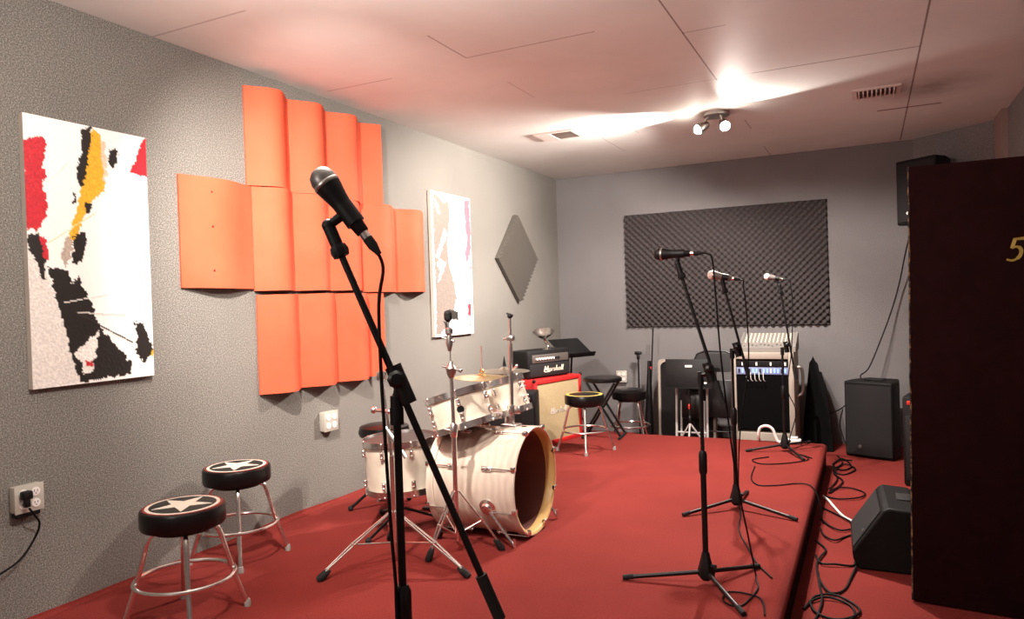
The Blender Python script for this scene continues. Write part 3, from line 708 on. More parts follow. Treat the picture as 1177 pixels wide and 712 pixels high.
# hi-hat stand in front
hc = V((1.235, 3.09, 0))
t = thing('hi_hat_stand', 'bare chrome cymbal stand in front of the bass drum', 'cymbal stand', hc, KG)
MB().cyl(hc+V((0, 0, .06)), hc+V((0, 0, .62)), .0135, n=14).build('lower_tube', M['chrome'], t)
MB().lathe([(.015, -.03), (.019, -.02), (.019, .03), (.013, .04)], 14, hc+V((0, 0, .61))).cyl(hc+V((0, 0, .61)), hc+V((-.05, -.01, .62)), .006, n=8).build('height_clamp', M['chrome'], t)
MB().cyl(hc+V((0, 0, .6)), hc+V((-.004, 0, .88)), .0095, n=12).build('upper_tube', M['chrome'], t)
MB().lathe([(.012, -.05), (.022, -.03), (.028, 0), (.014, .02), (.01, .035)], 14, hc+V((-.004, 0, .925))).cyl(hc+V((-.055, 0, .935)), hc+V((.05, 0, .915)), .006, n=8).ball(hc+V((.05, 0, .915)), .012, n=8).build('seat_cup', M['steel'], t)
MB().cyl(hc+V((-.004, 0, .9)), hc+V((-.012, 0, 1.20)), .0035, n=8).build('pull_rod', M['chrome'], t)
MB().lathe([(.008, -.06), (.013, -.04), (.018, -.02), (.012, .02), (.02, .03), (.02, .05), (.01, .06)], 12, hc+V((-.009, 0, 1.07))).cyl(hc+V((-.05, 0, 1.08)), hc+V((.02, 0, 1.06)), .006, n=8).build('clutch', M['steel'], t)
MB().lathe([(.007, -.03), (.02, -.015), (.02, .015), (.008, .03)], 10, hc+V((-.012, 0, 1.185))).cyl(hc+V((-.03, 0, 1.205)), hc+V((.006, 0, 1.20)), .006, n=8).build('wing_nut', M['plastic'], t)
tripod(t, hc, .31, [(1.165, 2.93), (1.425, 3.20), (1.03, 3.24)])
# chrome stand behind the near microphone pole
cc = V((1.06, 2.86, 0))
t = thing('cymbal_stand', 'chrome cymbal stand hidden behind the near microphone pole', 'cymbal stand', cc, KG)
cs = V((1.02, 2.86, 0))
MB().cyl(cs+V((0, 0, .05)), cs+V((0, 0, .52)), .0125, n=14).build('lower_tube', M['chrome'], t)
MB().cyl(cs+V((0, 0, .5)), cs+V((-.02, 0, .72)), .009, n=12).build('upper_tube', M['chrome'], t)
MB().cyl(cs+V((-.02, 0, .70)), cs+V((-.045, 0, .92)), .006, n=10).build('rod', M['chrome'], t)
MB().box((.955, 2.84, .885), (.995, 2.88, .93), 0, .008).build('tilter', M['steel'], t)
MB().cyl((.93, 2.85, .74), (1.02, 2.85, .735), .008, n=10).ball((.93, 2.85, .74), .018, n=10).ball((1.02, 2.85, .735), .012, n=8).build('wing_bolt', M['chrome'], t)
MB().cyl((1.0, 2.84, .66), (1.115, 2.84, .52), .009, n=10).build('side_arm', M['chrome'], t)
tripod(t, cs, .25, [(.835, 2.535), (1.445, 2.82), (.80, 3.12)])
# cymbals on a rear stand
kc = V((.85, 4.10, 0))
t = thing('cymbal_stand', 'thin chrome cymbal stand behind the rack toms', 'cymbal stand', kc, KG)
MB().cyl(kc+V((0, 0, .06)), kc+V((0, 0, .755)), .011, n=12).build('tube', M['chrome'], t)
MB().cyl(kc+V((0, 0, .75)), kc+V((0, 0, .965)), .004, n=8).build('rod', M['chrome'], t)
MB().lathe([(.014, 0), (.016, .012), (.01, .022)], 12, kc+V((0, 0, .795))).build('wing_nut', M['brass'], t)
tripod(t, kc, .32, [(.62, 4.0), (1.05, 3.92), (.88, 4.36)])
def cymbal(c, R, ax, m_, label):
    return tag(MB().lathe([(.006, .026), (.02, .024), (.034, .012), (.04, .009), (R*.6, .004), (R, -.004), (R, -.006), (R*.6, .001), (.04, .006), (.006, .02)], 48, c, ax, cap=False).build('cymbal', m_), label, 'cymbal', KG)
cymbal((.85, 4.10, .765), .185, (.04, 0, 1), M['brass'], 'brass cymbal lying flat behind the rack toms')
k2 = V((.80, 4.52, 0))
t = thing('cymbal_stand', 'chrome cymbal stand carrying the greyish rearmost cymbal', 'cymbal stand', k2, KG)
MB().cyl(k2+V((0, 0, .06)), k2+V((0, 0, .77)), .011, n=12).build('tube', M['chrome'], t)
MB().lathe([(.016, .0), (.01, .03), (.002, .07)], 4, k2+V((0, 0, .795))).build('wing_nut', M['plastic'], t)
tripod(t, k2, .3, [(.62, 4.62), (1.0, 4.62), (.78, 4.32)])
cymbal((.80, 4.52, .765), .18, (.02, 0, 1), M['bronze'], 'dull grey cymbal at the rear of the drum kit')

# ------------------------------------------------------------------ lettering helpers
def strokes(P, w, mtx, h=.003):
    """script strokes: polylines in 2D turned into flat ribbons of width w"""
    b = MB()
    for line in P:
        L = spline([(x, y, 0) for x, y in line], 4) if len(line) > 2 else [V((x, y, 0)) for x, y in line]
        for k in range(len(L)-1):
            a, c = L[k], L[k+1]; d = (c-a); 
            if d.length < 1e-6: continue
            d.normalize(); n = V((-d.y, d.x, 0)); ww = w*(1.25 if abs(d.y) > .6 else .8)
            q = [a-d*w*.2+n*ww/2, a-d*w*.2-n*ww/2, c+d*w*.2-n*ww/2, c+d*w*.2+n*ww/2]
            b.add([mtx @ (x+V((0, 0, h))) for x in q], [(0, 1, 2, 3)])
    return b
def script_word(mtx, width, vs=.68):
    # handwritten "Marshall" in unit heights
    P = [[(0, 0), (.25, 1.05)], [(.25, 1.05), (.42, .25)], [(.42, .25), (.82, 1.05)], [(.82, 1.05), (.72, 0)], [(.72, 0), (.9, .1)],
         [(1.35, .5), (1.1, .5), (1.0, .2), (1.1, 0), (1.3, .2), (1.4, .5), (1.35, .1), (1.5, .05)],
         [(1.55, 0), (1.68, .5)], [(1.66, .4), (1.8, .52), (1.9, .45)],
         [(2.3, .45), (2.1, .5), (2.05, .32), (2.22, .2), (2.15, 0), (1.95, .04)],
         [(2.4, 0), (2.65, 1.05)], [(2.47, .3), (2.62, .5), (2.75, .42), (2.7, .05), (2.82, .05)],
         [(3.3, .5), (3.05, .5), (2.95, .2), (3.05, 0), (3.25, .2), (3.35, .5), (3.3, .1), (3.45, .05)],
         [(3.5, .05), (3.75, 1.05)], [(3.5, .05), (3.62, .02)], [(3.78, .05), (4.03, 1.05)], [(3.78, .05), (3.95, .05)],
         [(.1, -.12), (1.2, -.14)]]
    s = width/4.05
    P = [[(x*s, y*s*vs) for x, y in l] for l in P]
    return strokes(P, .09*s*1.9, mtx)

# ------------------------------------------------------------------ guitar amplifier stack at left wall
def frame_box(org, ux, w, dp, h):
    """matrix: local x along the front, local y into the box (back), z up; origin front-left-bottom"""
    ux = V((ux[0], ux[1], 0)).normalized(); uy = V((-ux.y, ux.x, 0))
    m_ = Matrix((ux, uy, V((0, 0, 1)))).transposed().to_4x4(); m_.translation = V(org); return m_
cm = frame_box((.565, 5.515, 0), (.24, .97), .68, .31, .565)
t = thing('speaker_cabinet', 'red speaker cabinet with a beige grille standing against left wall', 'amplifier', (.5, 5.85, 0))
w, dp, h = .68, .30, .57
q = MB(); fw = .035
q.box((0, .012, .0), (w, dp, h), 0, .008, cm)
q.box((0, -.01, 0), (fw, .03, h), 0, .006, cm); q.box((w-fw, -.01, 0), (w, .03, h), 0, .006, cm)
q.box((fw*.6, -.01, 0), (w-fw*.6, .03, fw), 0, .006, cm); q.box((fw*.6, -.01, h-fw), (w-fw*.6, .03, h), 0, .006, cm)
q.build('cabinet_body', M['redtolex'], t)
MB().box((fw, .0, fw), (w-fw, .014, h-fw), 0, 0, cm).build('grille_cloth', M['cloth'], t)
lm = cm @ Matrix.Translation((.22, -.001, .27)) @ Matrix.Rotation(PI/2, 4, 'X')
script_word(lm, .23).build('script_badge', M['starwhite'], t, fix=False, smooth=False)
for x in (0, w):
    for z in (0, h): MB().ball(cm @ V((x, -.002, z if z else .012)), .016, n=8).build('corner_guard', M['plastic'], t)
hm = frame_box((.475, 5.60, .572), (.36, .93), .52, .24, .235)
t = thing('amplifier_head', 'black amplifier head with white script badge on the red cabinet', 'amplifier', (.45, 5.8, .572))
w, dp, h = .53, .24, .24
q = MB().box((0, 0, .006), (w, dp, h), 0, .012, hm)
q.build('case', M['tolex'], t)
MB().box((.05, -.006, .135), (w-.03, .003, .205), 0, .002, hm).build('control_panel', M['panelgrey'], t)
for k in range(9):
    MB().lathe([(.0105, 0), (.0095, .015), (0, .016)], 12, hm @ V((.10+k*.034, -.006, .168)), hm.to_3x3() @ V((0, -1, 0))).build('knob', M['white'] if k < 7 else M['rubber'], t)
MB().box((.02, -.004, .018), (w-.02, .002, .125), 0, .002, hm).build('front_grille', M['blackcloth'], t)
script_word(hm @ Matrix.Translation((.19, -.0042, .055)) @ Matrix.Rotation(PI/2, 4, 'X'), .245).build('script_badge', M['starwhite'], t, fix=False, smooth=False)
for x in (.03, w-.03):
    for y in (.03, dp-.03): MB().cyl(hm @ V((x, y, 0)), hm @ V((x, y, .008)), .012, n=10).build('foot', M['rubber'], t)
# small silver clamp lamp on the head
lp = V((.525, 5.90, .806))
t = thing('clamp_lamp', 'small silver dish lamp on top of the amplifier head', 'lamp', lp)
MB().lathe([(.045, 0), (.045, .008), (.012, .014)], 20, lp).build('base', M['silver'], t)
MB().tube(spline([lp+V((0, 0, .01)), lp+V((.0, .03, .04)), lp+V((-.01, .0, .085)), lp+V((-.02, -.01, .11))]), .012, 10).build('stem', M['silver'], t)
MB().lathe([(.02, 0), (.035, .008), (.065, .03), (.092, .06), (.098, .064), (.092, .063), (.06, .034), (.02, .012), (0, .01)], 32, lp+V((-.02, -.01, .105)), (.1, -.35, 1)).build('dish', M['silver'], t)
# black practice amp in front-left of the stack
am = frame_box((.36, 5.0, 0), (.97, .24), .40, .26, .5)
am = frame_box((.295, 5.17, 0), (.965, .26), .42, .24, .5)
t = thing('practice_amplifier', 'black combo amplifier between the drum kit and red cabinet', 'amplifier', (.48, 5.33, 0))
MB().box((0, .01, .008), (.40, .22, .51), 0, .012, am).build('case', M['tolex'], t)
MB().box((.02, .0, .03), (.38, .012, .42), 0, .003, am).build('grille', M['blackcloth'], t)
MB().box((.02, .002, .435), (.38, .012, .495), 0, .003, am).build('control_panel', M['greyshell'], t)

# ------------------------------------------------------------------ music stands
def music_stand(base, ztop, cen, w, h, yawr, tilt, label, legm, tri=.26):
    base = V(base); cen = V(cen)
    t = thing('music_stand', label, 'music stand', base)
    mtx = Matrix.Translation(cen) @ Matrix.Rotation(yawr, 4, 'Z') @ Matrix.Rotation(tilt, 4, 'X')
    q = MB().box((-w/2, -.003, -h/2), (w/2, .003, h/2), 0, .0025, mtx); q.box((-w/2, -.05, -h/2), (w/2, .0, -h/2+.005), 0, .002, mtx)
    q.build('desk', M['plastic'], t)
    MB().cyl(base+V((0, 0, .10)), cen+V((0, .02, -.03)), .010, n=12).build('pole', M['black'], t)
    MB().lathe([(.012, -.03), (.018, -.02), (.018, .03), (.012, .04)], 12, base+V((0, 0, .30))).build('collar', M['black'], t)
    for k in range(3):
        a = .6+k*2*PI/3
        lg = MB().tube([base+V((0, 0, .27)), base+V((math.cos(a)*tri*.5, math.sin(a)*tri*.5, .15)), base+V((math.cos(a)*tri, math.sin(a)*tri, .012))], .008, 8).build('leg', legm, t)
        MB().ball(base+V((math.cos(a)*tri, math.sin(a)*tri, .012)), .012, n=8).build('rubber_foot', M['rubber'], lg)
    return t, mtx
music_stand((.63, 6.62, 0) if False else (.45, 6.56, 0), .7, (.56, 6.40, .79), .36, .30, 1.05, -1.0, 'black music stand with tilted desk behind the amplifier head', M['black'], .18)
ms, mm = music_stand((1.60, 6.69, FZ), .5, (1.59, 6.72, .525), .43, .27, .0, -.12, 'black music stand upright before the folding chairs at back wall', M['greypaint'], .17)
MB().box((-.03, -.0036, .06), (.035, -.0031, .08), 0, 0, mm).box((.13, -.0036, -.09), (.17, -.0031, -.075), 0, 0, mm).build('white_sticker', M['white'], ms)
MB().box((1.592, 6.672, .20), (1.606, 6.684, .25), 0, .003).build('red_clip', M['redmark'], ms)

# ------------------------------------------------------------------ things along the back wall
# case lid with a white rim
lm_ = Matrix.Translation((1.47, 7.12, FZ)) @ Matrix.Rotation(-.05, 4, 'X')
def rrect(w, h, r, n=5):
    P = []
    for cx, cy, a0 in ((w/2-r, h-r, 0), (-w/2+r, h-r, PI/2), (-w/2+r, r, PI), (w/2-r, r, 1.5*PI)):
        for k in range(n+1): a = a0+PI/2*k/n; P.append((cx+r*math.cos(a), cy+r*math.sin(a)))
    return P
UP = Matrix.Rotation(PI/2, 4, 'X')
t = thing('case_lid', 'white edged black equipment case lid leaning on the back wall', 'case', (1.47, 7.12, FZ))
o_, i_ = rrect(.56, .82, .03), rrect(.515, .775, .06); n = len(o_); b = MB()
for pts, z in ((o_, 0), (i_, 0), (o_, .09), (i_, .09)): b.v += [lm_ @ UP @ V((x, y+(.022 if pts is i_ else 0), -z)) for x, y in pts]
for k in range(n):
    k2 = (k+1) % n; b.f += [(k, k2, n+k2, n+k), (2*n+k, 3*n+k, 3*n+k2, 2*n+k2), (k, 2*n+k, 2*n+k2, k2), (n+k, n+k2, 3*n+k2, 3*n+k)]; b.mi += [0]*4
b.build('rim', M['rackcream'], t)
b = MB().prism([(x*1.0, y+.022) for x, y in i_], -.05, lm_ @ UP @ Matrix.Translation((0, 0, -.02))); b.build('panel', M['greyshell'], t)
# folding chairs
def folding_chair(cx, cy, w, h, fm, label, lean=.12, backrest=True, inset=.0):
    t = thing('folding_chair', label, 'chair', (cx, cy, FZ), 'folded chairs at the back wall')
    A = Matrix.Translation((cx, cy, FZ)) @ Matrix.Rotation(-lean, 4, 'X')
    P = [(-w/2, 0), (-w/2, h-.1), (-w/2+.03, h-.03), (-w/2+.1, h), (w/2-.1, h), (w/2-.03, h-.03), (w/2, h-.1), (w/2, 0)]
    MB().tube([A @ V((x, 0, z+.012)) for x, z in P], .0115, 10).build('front_frame', fm, t)
    P2 = [(-w/2+.035, 0), (-w/2+.035, h*.62), (w/2-.035, h*.62), (w/2-.035, 0)]
    MB().tube([A @ V((x, .045, z+.012)) for x, z in P2], .0105, 10).build('rear_frame', fm, t)
    for z, y in ((.15, 0), (.30, .045)): MB().cyl(A @ V((-w/2+.01+y*.6, y, z)), A @ V((w/2-.01-y*.6, y, z)), .008, n=8).build('crossbar', fm, t)
    if backrest:
        q = MB().prism([(x, y) for x, y in rrect(w-.02, .18, .06)], .02, A @ Matrix.Translation((0, .01, h-.185)) @ UP); q.build('backrest', M['vinyl'], t)
    MB().box((-w/2+.045, .008, .28), (w/2-.045, .03, .28+h*.40), 0, .01, A).build('seat', M['vinyl'], t)
    return t
folding_chair(1.77, 6.98, .40, .90, M['black'], 'black folding chair with rounded back, folded upright beside the rack')
folding_chair(1.575, 6.86, .29, .70, M['greypaint'], 'grey legged folding chair folded behind the upright music stand', .10, False)
# slim folded black stand with red tape, and short stand
t = thing('folded_tripod', 'folded black tripod stand with red tape leaning at back wall', 'stand', (1.07, 7.18, FZ))
MB().tube([(1.095, 7.2, FZ+.45), (1.12, 7.27, .93)], .008, 8).build('pole', M['black'], t)
MB().lathe([(.05, 0), (.045, .2), (.028, .55), (.018, .8)], 12, (1.07, 7.18, FZ), (.02, .04, 1)).build('folded_legs', M['black'], t)
MB().lathe([(.0225, 0), (.0225, .03)], 12, (1.0865, 7.213, .51), (.02, .04, 1)).build('tape_band', M['redmark'], t)
t = thing('slim_stand', 'short black stand with clamp top behind the padded stool', 'stand', (.935, 7.32, FZ))
MB().cyl((.935, 7.32, FZ+.02), (.935, 7.34, .66), .009, n=8).build('pole', M['black'], t)
MB().lathe([(.09, 0), (.09, .014), (.03, .025)], 20, (.935, 7.32, FZ)).build('base', M['black'], t)
MB().box((.90, 7.32, .65), (.97, 7.36, .685), 0, .008).box((.92, 7.325, .60), (.95, 7.355, .66), 0, .006).build('clamp', M['black'], t)

# equipment rack
rx0, rx1, ry0, ry1, rz1 = 1.995, 2.52, 6.60, 7.05, .735
t = thing('equipment_rack', 'white framed equipment rack standing behind the stage edge', 'rack', ((rx0+rx1)/2, ry0, FZ))
th = .045
MB().box((rx0, ry0, FZ), (rx0+th, ry1, rz1), 0, .006).build('side_panel', M['rackcream'], t)
MB().box((rx1-th, ry0, FZ), (rx1, ry1, rz1), 0, .006).build('side_panel', M['rackcream'], t)
MB().box((rx0+th, ry0, rz1-.06), (rx1-th, ry1, rz1), 0, .006).build('top_panel', M['rackcream'], t)
MB().box((rx0+th, ry0, FZ), (rx1-th, ry1, FZ+.23), 0, .006).build('bottom_panel', M['rackcream'], t)
MB().box((rx0+th, ry1-.03, FZ+.23), (rx1-th, ry1, rz1-.06)).build('back_panel', M['rackinside'], t)
MB().box((rx0+th, ry0+.015, .06), (rx1-th, ry0+.03, .53)).build('dark_front_panel', M['rackinside'], t)
MB().tube(spline([(rx1+.003, ry0+.12, .60), (rx1+.05, ry0+.12, .59), (rx1+.06, ry0+.12, .50), (rx1+.055, ry0+.12, .38), (rx1+.003, ry0+.12, .34)]), .013, 8).build('handle', M['steel'], t)
def rack_unit(z0, z1, label, face, leds):
    u_ = thing('rack_unit', label, 'audio unit', ((rx0+rx1)/2, ry0+.02, z0), 'audio units in the rack')
    MB().box((rx0+th+.003, ry0+.03, z0+.002), (rx1-th-.003, ry0+.30, z1-.002)).build('chassis', M['black'], u_)
    MB().box((rx0+th+.002, ry0+.012, z0), (rx1-th-.002, ry0+.03, z1), 0, .002).build('face_plate', face, u_)
    for k in range(14):
        x = lerp(rx0+.07, rx1-.07, k/13)
        MB().box((x-.007, ry0+.008, z0+.014), (x+.007, ry0+.012, z1-.012)).build('indicator', M['led'] if (k*7 % 3) and leds else (M['white'] if k % 4 == 1 else M['plastic']), u_)
    return u_
rack_unit(.605, .66, 'dark grey audio unit in the top slot of the rack', M['greyshell'], False)
rack_unit(.54, .602, 'blue lit audio unit under the grey one in the rack', M['bluepanel'], True)
for k in range(5):
    x = 2.13+k*.035
    cord([(x, ry0+.006, .56), (x+.002, ry0-.03, .545), (x+.006, ry0-.035, .50), (x+.016, ry0-.015, .485)], 'short white patch cable looping at the front of the blue lit unit', .0028, 'patch_cable', 'cable', M['white'], 'white patch cables on the rack')
# mixer
mz = rz1+.002; x0, x1 = 2.06, 2.535; y0, y1 = 6.64, 6.98
t = thing('mixing_console', 'pale wedge shaped mixing console on top of the rack', 'mixer', ((x0+x1)/2, y0, mz))
b = MB(); prof = [(y0, mz), (y0, mz+.035), (y1-.03, mz+.15), (y1, mz+.145), (y1, mz)]
n = len(prof); vs = [(x0+.02, y, z) for y, z in prof]+[(x1-.02, y, z) for y, z in prof]
b.add(vs, [tuple(range(n)), tuple(range(2*n-1, n-1, -1))]+[(k, (k+1) % n, n+(k+1) % n, n+k) for k in range(n)]).build('body', M['mixerbody'], t, smooth=False)
for xa in (x0, x1-.02):
    vs = [(xa, y, z+(.008 if z > mz else 0)) for y, z in prof]+[(xa+.019, y, z+(.008 if z > mz else 0)) for y, z in prof]
    MB().add(vs, [tuple(range(n)), tuple(range(2*n-1, n-1, -1))]+[(k, (k+1) % n, n+(k+1) % n, n+k) for k in range(n)]).build('end_cheek', M['mixerbody'], t, smooth=False)
sl = V((0, y1-.03-y0, .115)).normalized(); nr = V((0, -sl.z, sl.y))
for i in range(12):
    for j in range(5):
        p = V((x0+.045+i*.034, y0, mz+.035))+sl*(.12+j*.042)
        MB().lathe([(.008, 0), (.0065, .012), (0, .013)], 8, p, nr).build('knob', M['starwhite'], t)
    p = V((x0+.045+i*.034, y0, mz+.035))+sl*(.03+.04*((i*5 % 7)/7)); MB().box(p-V((.007, .006, 0)), p+V((.007, .006, .012)), 0, .002).build('fader', M['panelgrey'], t)
# soft gig bag leaning
b = MB(); prof = [(2.535, FZ), (2.79, FZ), (2.765, .15), (2.725, .42), (2.70, .52), (2.68, .525), (2.668, .60), (2.645, .63), (2.632, .66), (2.62, .63), (2.60, .60), (2.58, .4), (2.55, .1)]
n = len(prof); A = Matrix.Translation((0, 7.1, 0)) @ Matrix.Rotation(-.17, 4, 'X')
front = [A @ V((x, 0, z)) for x, z in prof]; back = [A @ V((x, .12, z)) for x, z in prof]; cc_ = A @ V((2.66, -.05, .1))
b.v += front+back+[cc_]; b.f += [(k, (k+1) % n, 2*n) for k in range(n)]+[tuple(range(2*n-1, n-1, -1))]+[(k, n+k, n+(k+1) % n, (k+1) % n) for k in range(n)]; b.mi += [0]*len(b.f)
tag(b.build('gig_bag', M['bag'], angle=30), 'black soft instrument bag leaning against back wall right of the rack', 'bag')
# white power strip and cord at the stage edge
t = thing('power_strip', 'white power strip lying at the far edge of the stage', 'power strip', (2.53, 6.34, 0))
MB().box((2.46, 6.30, .002), (2.585, 6.37, .042), 0, .01, None).build('body', M['white'], t)
MB().box((2.50, 6.31, .042), (2.56, 6.36, .06), 0, .006).build('plug', M['white'], t)
tag(MB().tube(spline([(2.47, 6.33, .02), (2.41, 6.33, .012), (2.385, 6.33, .06), (2.365, 6.33, .115), (2.32, 6.33, .14), (2.265, 6.33, .12), (2.25, 6.34, .05), (2.25, 6.38, .012)], 5), .012, 10).build('white_power_cable', M['white']), 'thick white cord arching up beside the power strip', 'cord')

# PA speaker on the floor, right rear
def pa_box(org, ux, w, dp, h, label, name='loudspeaker'):
    m_ = frame_box(org, ux, w, dp, h); t = thing(name, label, 'speaker', org)
    b = MB(); P = [(0, .0), (w, .0), (w, dp*.45), (w*.82, dp), (w*.18, dp), (0, dp*.45)]
    b.prism(P, h-.01, m_ @ Matrix.Translation((0, 0, .005))); ob = b.build('cabinet', M['greyshell'], t, angle=20)
    bv = ob.modifiers.new('bevel', 'BEVEL'); bv.width = .014; bv.segments = 3
    vs = []; fs = []; k = 14
    for j in (0, 1):
        for i in range(k+1): x = lerp(.012, w-.012, i/k); vs.append(m_ @ V((x, -.004-.022*math.sin(PI*i/k), .03 if j == 0 else h-.035)))
    fs = [(i, i+1, k+2+i, k+1+i) for i in range(k)]+[tuple(range(k, -1, -1)), tuple(range(k+1, 2*k+2))]
    MB().add(vs, fs).build('grille', M['blackcloth'], t, angle=40)
    return t, m_
pt_, pm = pa_box((2.895, 6.96, FZ), (.93, -.36), .40, .36, .665, 'large black loudspeaker on the floor in the right rear corner')
MB().lathe([(.016, 0), (.014, .003), (0, .004)], 20, pm @ V((.135, -.0255, .10)), pm.to_3x3() @ V((0, -1, 0))).build('round_badge', M['panelgrey'], pt_)
MB().box((.12, .12, .662), (.28, .2, .672), 0, .004, pm).build('carry_handle', M['plastic'], pt_)
# hung speaker high in the corner
ht, hm_ = pa_box((3.342, 7.08, 1.79), (.80, -.6), .36, .30, .56, 'black loudspeaker hung high on the corner wall above the door')
MB().box((.14, .3, .25), (.22, .37, .35), 0, 0, hm_).build('wall_bracket', M['black'], ht)
MB().lathe([(.014, 0), (.012, .003), (0, .004)], 16, hm_ @ V((.12, -.0255, .10)), hm_.to_3x3() @ V((0, -1, 0))).build('round_badge', M['white'], ht)
# combo amp mostly behind the door
m2 = frame_box((3.31, 6.0, FZ), (.97, -.2), .4, .28, .65)
t = thing('combo_amplifier', 'dark combo amplifier mostly hidden behind the open door', 'amplifier', (3.5, 6.1, FZ))
MB().box((0, 0, .006), (.45, .26, .66), 0, .012, m2).build('case', M['tolex'], t)
MB().box((.02, -.006, .05), (.43, .003, .52), 0, .003, m2).build('grille', M['blackcloth'], t)
MB().box((.03, -.006, .60), (.12, .003, .63), 0, .003, m2).build('red_badge', M['redmark'], t)
# floor monitor wedge
t = thing('stage_monitor', 'black wedge floor monitor beside the open door', 'speaker', (3.2, 4.35, FZ))
wm = frame_box((3.0, 4.125, FZ), (.985, .0), .5, .4, .45)
# wedge seen end-on: profile across (x, z), swept along its length away from the camera
b = MB(); P = [(.005, .05), (.03, .0), (.40, .0), (.43, .06), (.36, .27), (.30, .322), (.175, .33), (.15, .318), (.0, .09)]
n = len(P); dpth = .52; sh = V((-.02, 0, 0))
vs = [wm @ V((x, 0, z)) for x, z in P]+[wm @ (V((x, dpth, z))+sh) for x, z in P]
b.add(vs, [tuple(range(n)), tuple(range(2*n-1, n-1, -1))]+[(k, (k+1) % n, n+(k+1) % n, n+k) for k in range(n)])
ob = b.build('cabinet', M['greyshell'], t, angle=25); bv = ob.modifiers.new('bevel', 'BEVEL'); bv.width = .012; bv.segments = 3
q = MB(); a_, c_ = V((.15, 0, .318)), V((.0, 0, .09)); d_ = c_-a_; n_ = V((-.835, 0, .55))
q.add([wm @ (a_+d_*u_+V((0, y, 0))+sh*(y/dpth)+n_*.005) for u_, y in ((.06, .03), (.94, .03), (.94, dpth-.03), (.06, dpth-.03))], [(0, 1, 2, 3)]).build('grille', M['blackcloth'], t, fix=False)
MB().box((.215, .20, .3215), (.285, .34, .331), 0, .004, wm).build('handle_recess', M['rubber'], t)
MB().box((-.004, .05, -.006), (.004, .09, .006), 0, 0, wm @ Matrix.Translation((.055, 0, .185)) @ Matrix.Rotation(.57, 4, 'Y')).build('label_plate', M['panelgrey'], t)

# ------------------------------------------------------------------ open door with gold number
hx, hy = 3.247, 3.775; dm = Matrix.Translation((hx+.006, hy, FZ)) @ Matrix.Rotation(-.09, 4, 'Z') @ Matrix.Rotation(.014, 4, 'Y')
W_, H_ = .845, 2.005
door = struct(MB().box((.006, 0, .012), (W_, .042, H_), 0, .002, dm).build('door_1', M['door'])); door['_o'] = [0, 0, 0]
e_ = MB(); n = 60
for k in range(n+1):
    z = lerp(.012, H_, k/n); j = .0025*noise.noise(V((0, 0, z*14))); e_.v += [dm @ V((0+j, -.0006, z)), dm @ V((.006+j*2.5, -.0012, z)), dm @ V((.006, .043, z)), dm @ V((j, .043, z))]
for k in range(n):
    for a, c in ((0, 1), (1, 2), (2, 3), (3, 0)): e_.f.append((k*4+a, k*4+c, k*4+4+c, k*4+4+a)); e_.mi.append(0)
e_.build('door_edge', M['dooredge'], door)
for z in (.3, 1.0, 1.7): MB().cyl(dm @ V((W_+.006, -.004, z)), dm @ V((W_+.006, -.004, z+.1)), .008, n=10).build('hinge', M['steel'], door)
# slanted serif 5
nm = dm @ Matrix.Translation((.372, -.001, 1.558)) @ Matrix.Rotation(PI/2, 4, 'X')
s5 = [[(.028, .095), (.066, .098)], [(.030, .093), (.020, .058)], [(.020, .058), (.040, .062), (.052, .045), (.044, .018), (.022, .004), (.002, .008)]]
b = strokes(s5, .011, nm, .0015); b.add([nm @ V((x, y, .0015)) for x, y in ((.028, .09), (.062, .09), (.072, .104), (.034, .1))], [(0, 1, 2, 3)])
b.build('number_5', M['goldpaint'], door, fix=False, smooth=False)

# ------------------------------------------------------------------ cables on the right floor
z = FZ+.006
GC = 'black cables tangled on the right floor'
def fc(pts, label, r=.0055, m_=None): cord([(x, y, z+.004*(i % 3)) for i, (x, y) in enumerate(pts)], label, r, 'floor_cable', 'cable', m_, GC)
fc([(2.83, 6.9), (2.88, 6.6), (2.82, 6.3), (2.9, 6.2), (2.98, 6.4), (2.9, 6.55), (2.84, 6.35), (2.86, 6.0), (2.82, 5.7)], 'tangled black cable on the floor at the foot of the corner loudspeaker')
fc([(2.95, 6.75), (2.86, 6.7), (2.81, 6.5), (2.88, 6.35), (2.95, 6.5), (2.88, 6.75), (2.82, 6.6), (2.83, 6.2), (2.9, 5.95), (2.83, 5.6)], 'second black cable coiled with the tangle by the corner loudspeaker')
fc([(2.80, 5.5), (2.9, 5.45), (3.02, 5.52), (3.05, 5.68), (2.96, 5.78), (2.86, 5.72), (2.82, 5.6)], 'black cable looped on floor right of stage, above the white cable')
fc([(2.80, 5.2), (2.9, 5.05), (2.98, 4.9), (3.02, 4.75), (3.03, 4.6), (3.02, 4.4)], 'black cable running from stage edge to the floor monitor back')
fc([(2.80, 4.95), (2.86, 4.8), (2.93, 4.72), (3.0, 4.8), (3.03, 4.65)], 'short black cable curving on the floor behind the monitor')
fc([(2.81, 4.75), (2.84, 4.6), (2.9, 4.52), (2.95, 4.62), (2.99, 4.66), (3.04, 4.6)], 'black cable in a wavy line left of the monitor')
fc([(2.80, 4.5), (2.86, 4.35), (2.84, 4.2), (2.83, 4.1), (2.85, 3.9), (2.91, 3.72), (2.97, 3.8), (3.0, 4.0), (3.02, 4.14)], 'black cable making a deep bend before the floor monitor')
fc([(2.815, 4.25), (2.85, 4.12), (2.92, 4.12), (3.0, 4.15), (3.01, 4.22)], 'black cable running to the near corner of the floor monitor')
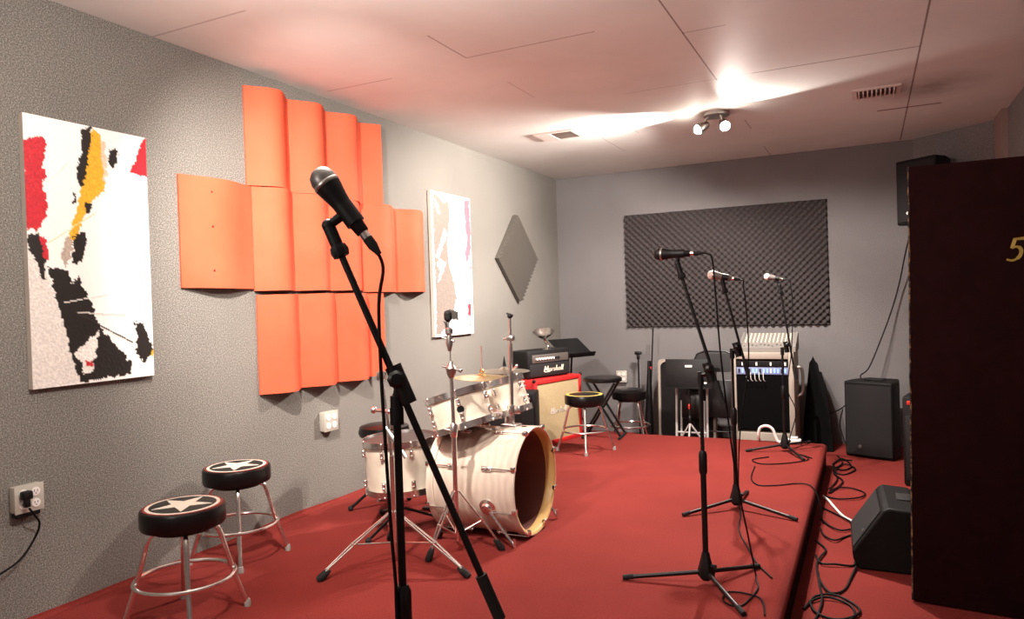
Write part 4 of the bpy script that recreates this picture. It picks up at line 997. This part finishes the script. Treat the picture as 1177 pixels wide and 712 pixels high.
fc([(2.84, 4.0), (2.86, 3.8), (2.88, 3.62), (2.87, 3.45), (2.84, 3.3)], 'black cable dropping toward the camera beside the stage edge')
fc([(2.83, 3.58), (2.85, 3.66), (2.92, 3.7), (3.0, 3.66), (3.04, 3.56), (3.0, 3.46), (2.93, 3.44), (2.86, 3.48), (2.83, 3.58)], 'black cable coil on floor at the bottom right of stage')
fc([(2.81, 3.5), (2.84, 3.6), (2.9, 3.66), (2.99, 3.63), (3.02, 3.52), (2.98, 3.40), (2.90, 3.38)], 'inner black cable coil on floor at the bottom right of stage')
fc([(2.79, 5.5), (2.83, 5.38), (2.87, 5.22), (2.93, 5.05), (3.0, 4.93), (3.06, 4.88)], 'white cable on the floor between stage edge and monitor', .008, M['white'])
cord([(3.03, 7.15, .468), (3.03, 7.28, .48), (3.10, 7.32, .55), (3.22, 7.38, .85), (3.30, 7.42, 1.08), (3.36, 7.42, 1.3), (3.42, 7.36, 1.6), (3.47, 7.30, 1.8)], 'thin black wire rising on wall from the floor loudspeaker to the hung one', .006, 'speaker_wire', 'cable')
cord([(2.92, 7.12, .24), (2.85, 7.2, .17), (2.78, 7.25, .13), (2.72, 7.25, .12)], 'thin wire between the gig bag and corner loudspeaker', .005, 'speaker_wire', 'cable')
cord([(2.88, 7.02, .2), (2.85, 7.12, .05), (2.88, 7.15, -.1), (2.93, 7.08, -.19)], 'thin wire drooping behind the corner loudspeaker to the floor', .005, 'speaker_wire', 'cable')

for o in list(bpy.data.objects):
    if '_o' in o: del o['_o']
# ------------------------------------------------------------------ world and view
wd = bpy.data.worlds.new('world'); S.world = wd; wd.use_nodes = True
wd.node_tree.nodes['Background'].inputs[0].default_value = (1, .9, .85, 1); wd.node_tree.nodes['Background'].inputs[1].default_value = .05
S.view_settings.view_transform = 'Standard'; S.view_settings.look = 'None'; S.view_settings.exposure = .45; S.view_settings.gamma = 1.
S.cycles.max_bounces = 8; S.cycles.sample_clamp_indirect = 6.; S.cycles.use_denoising = True
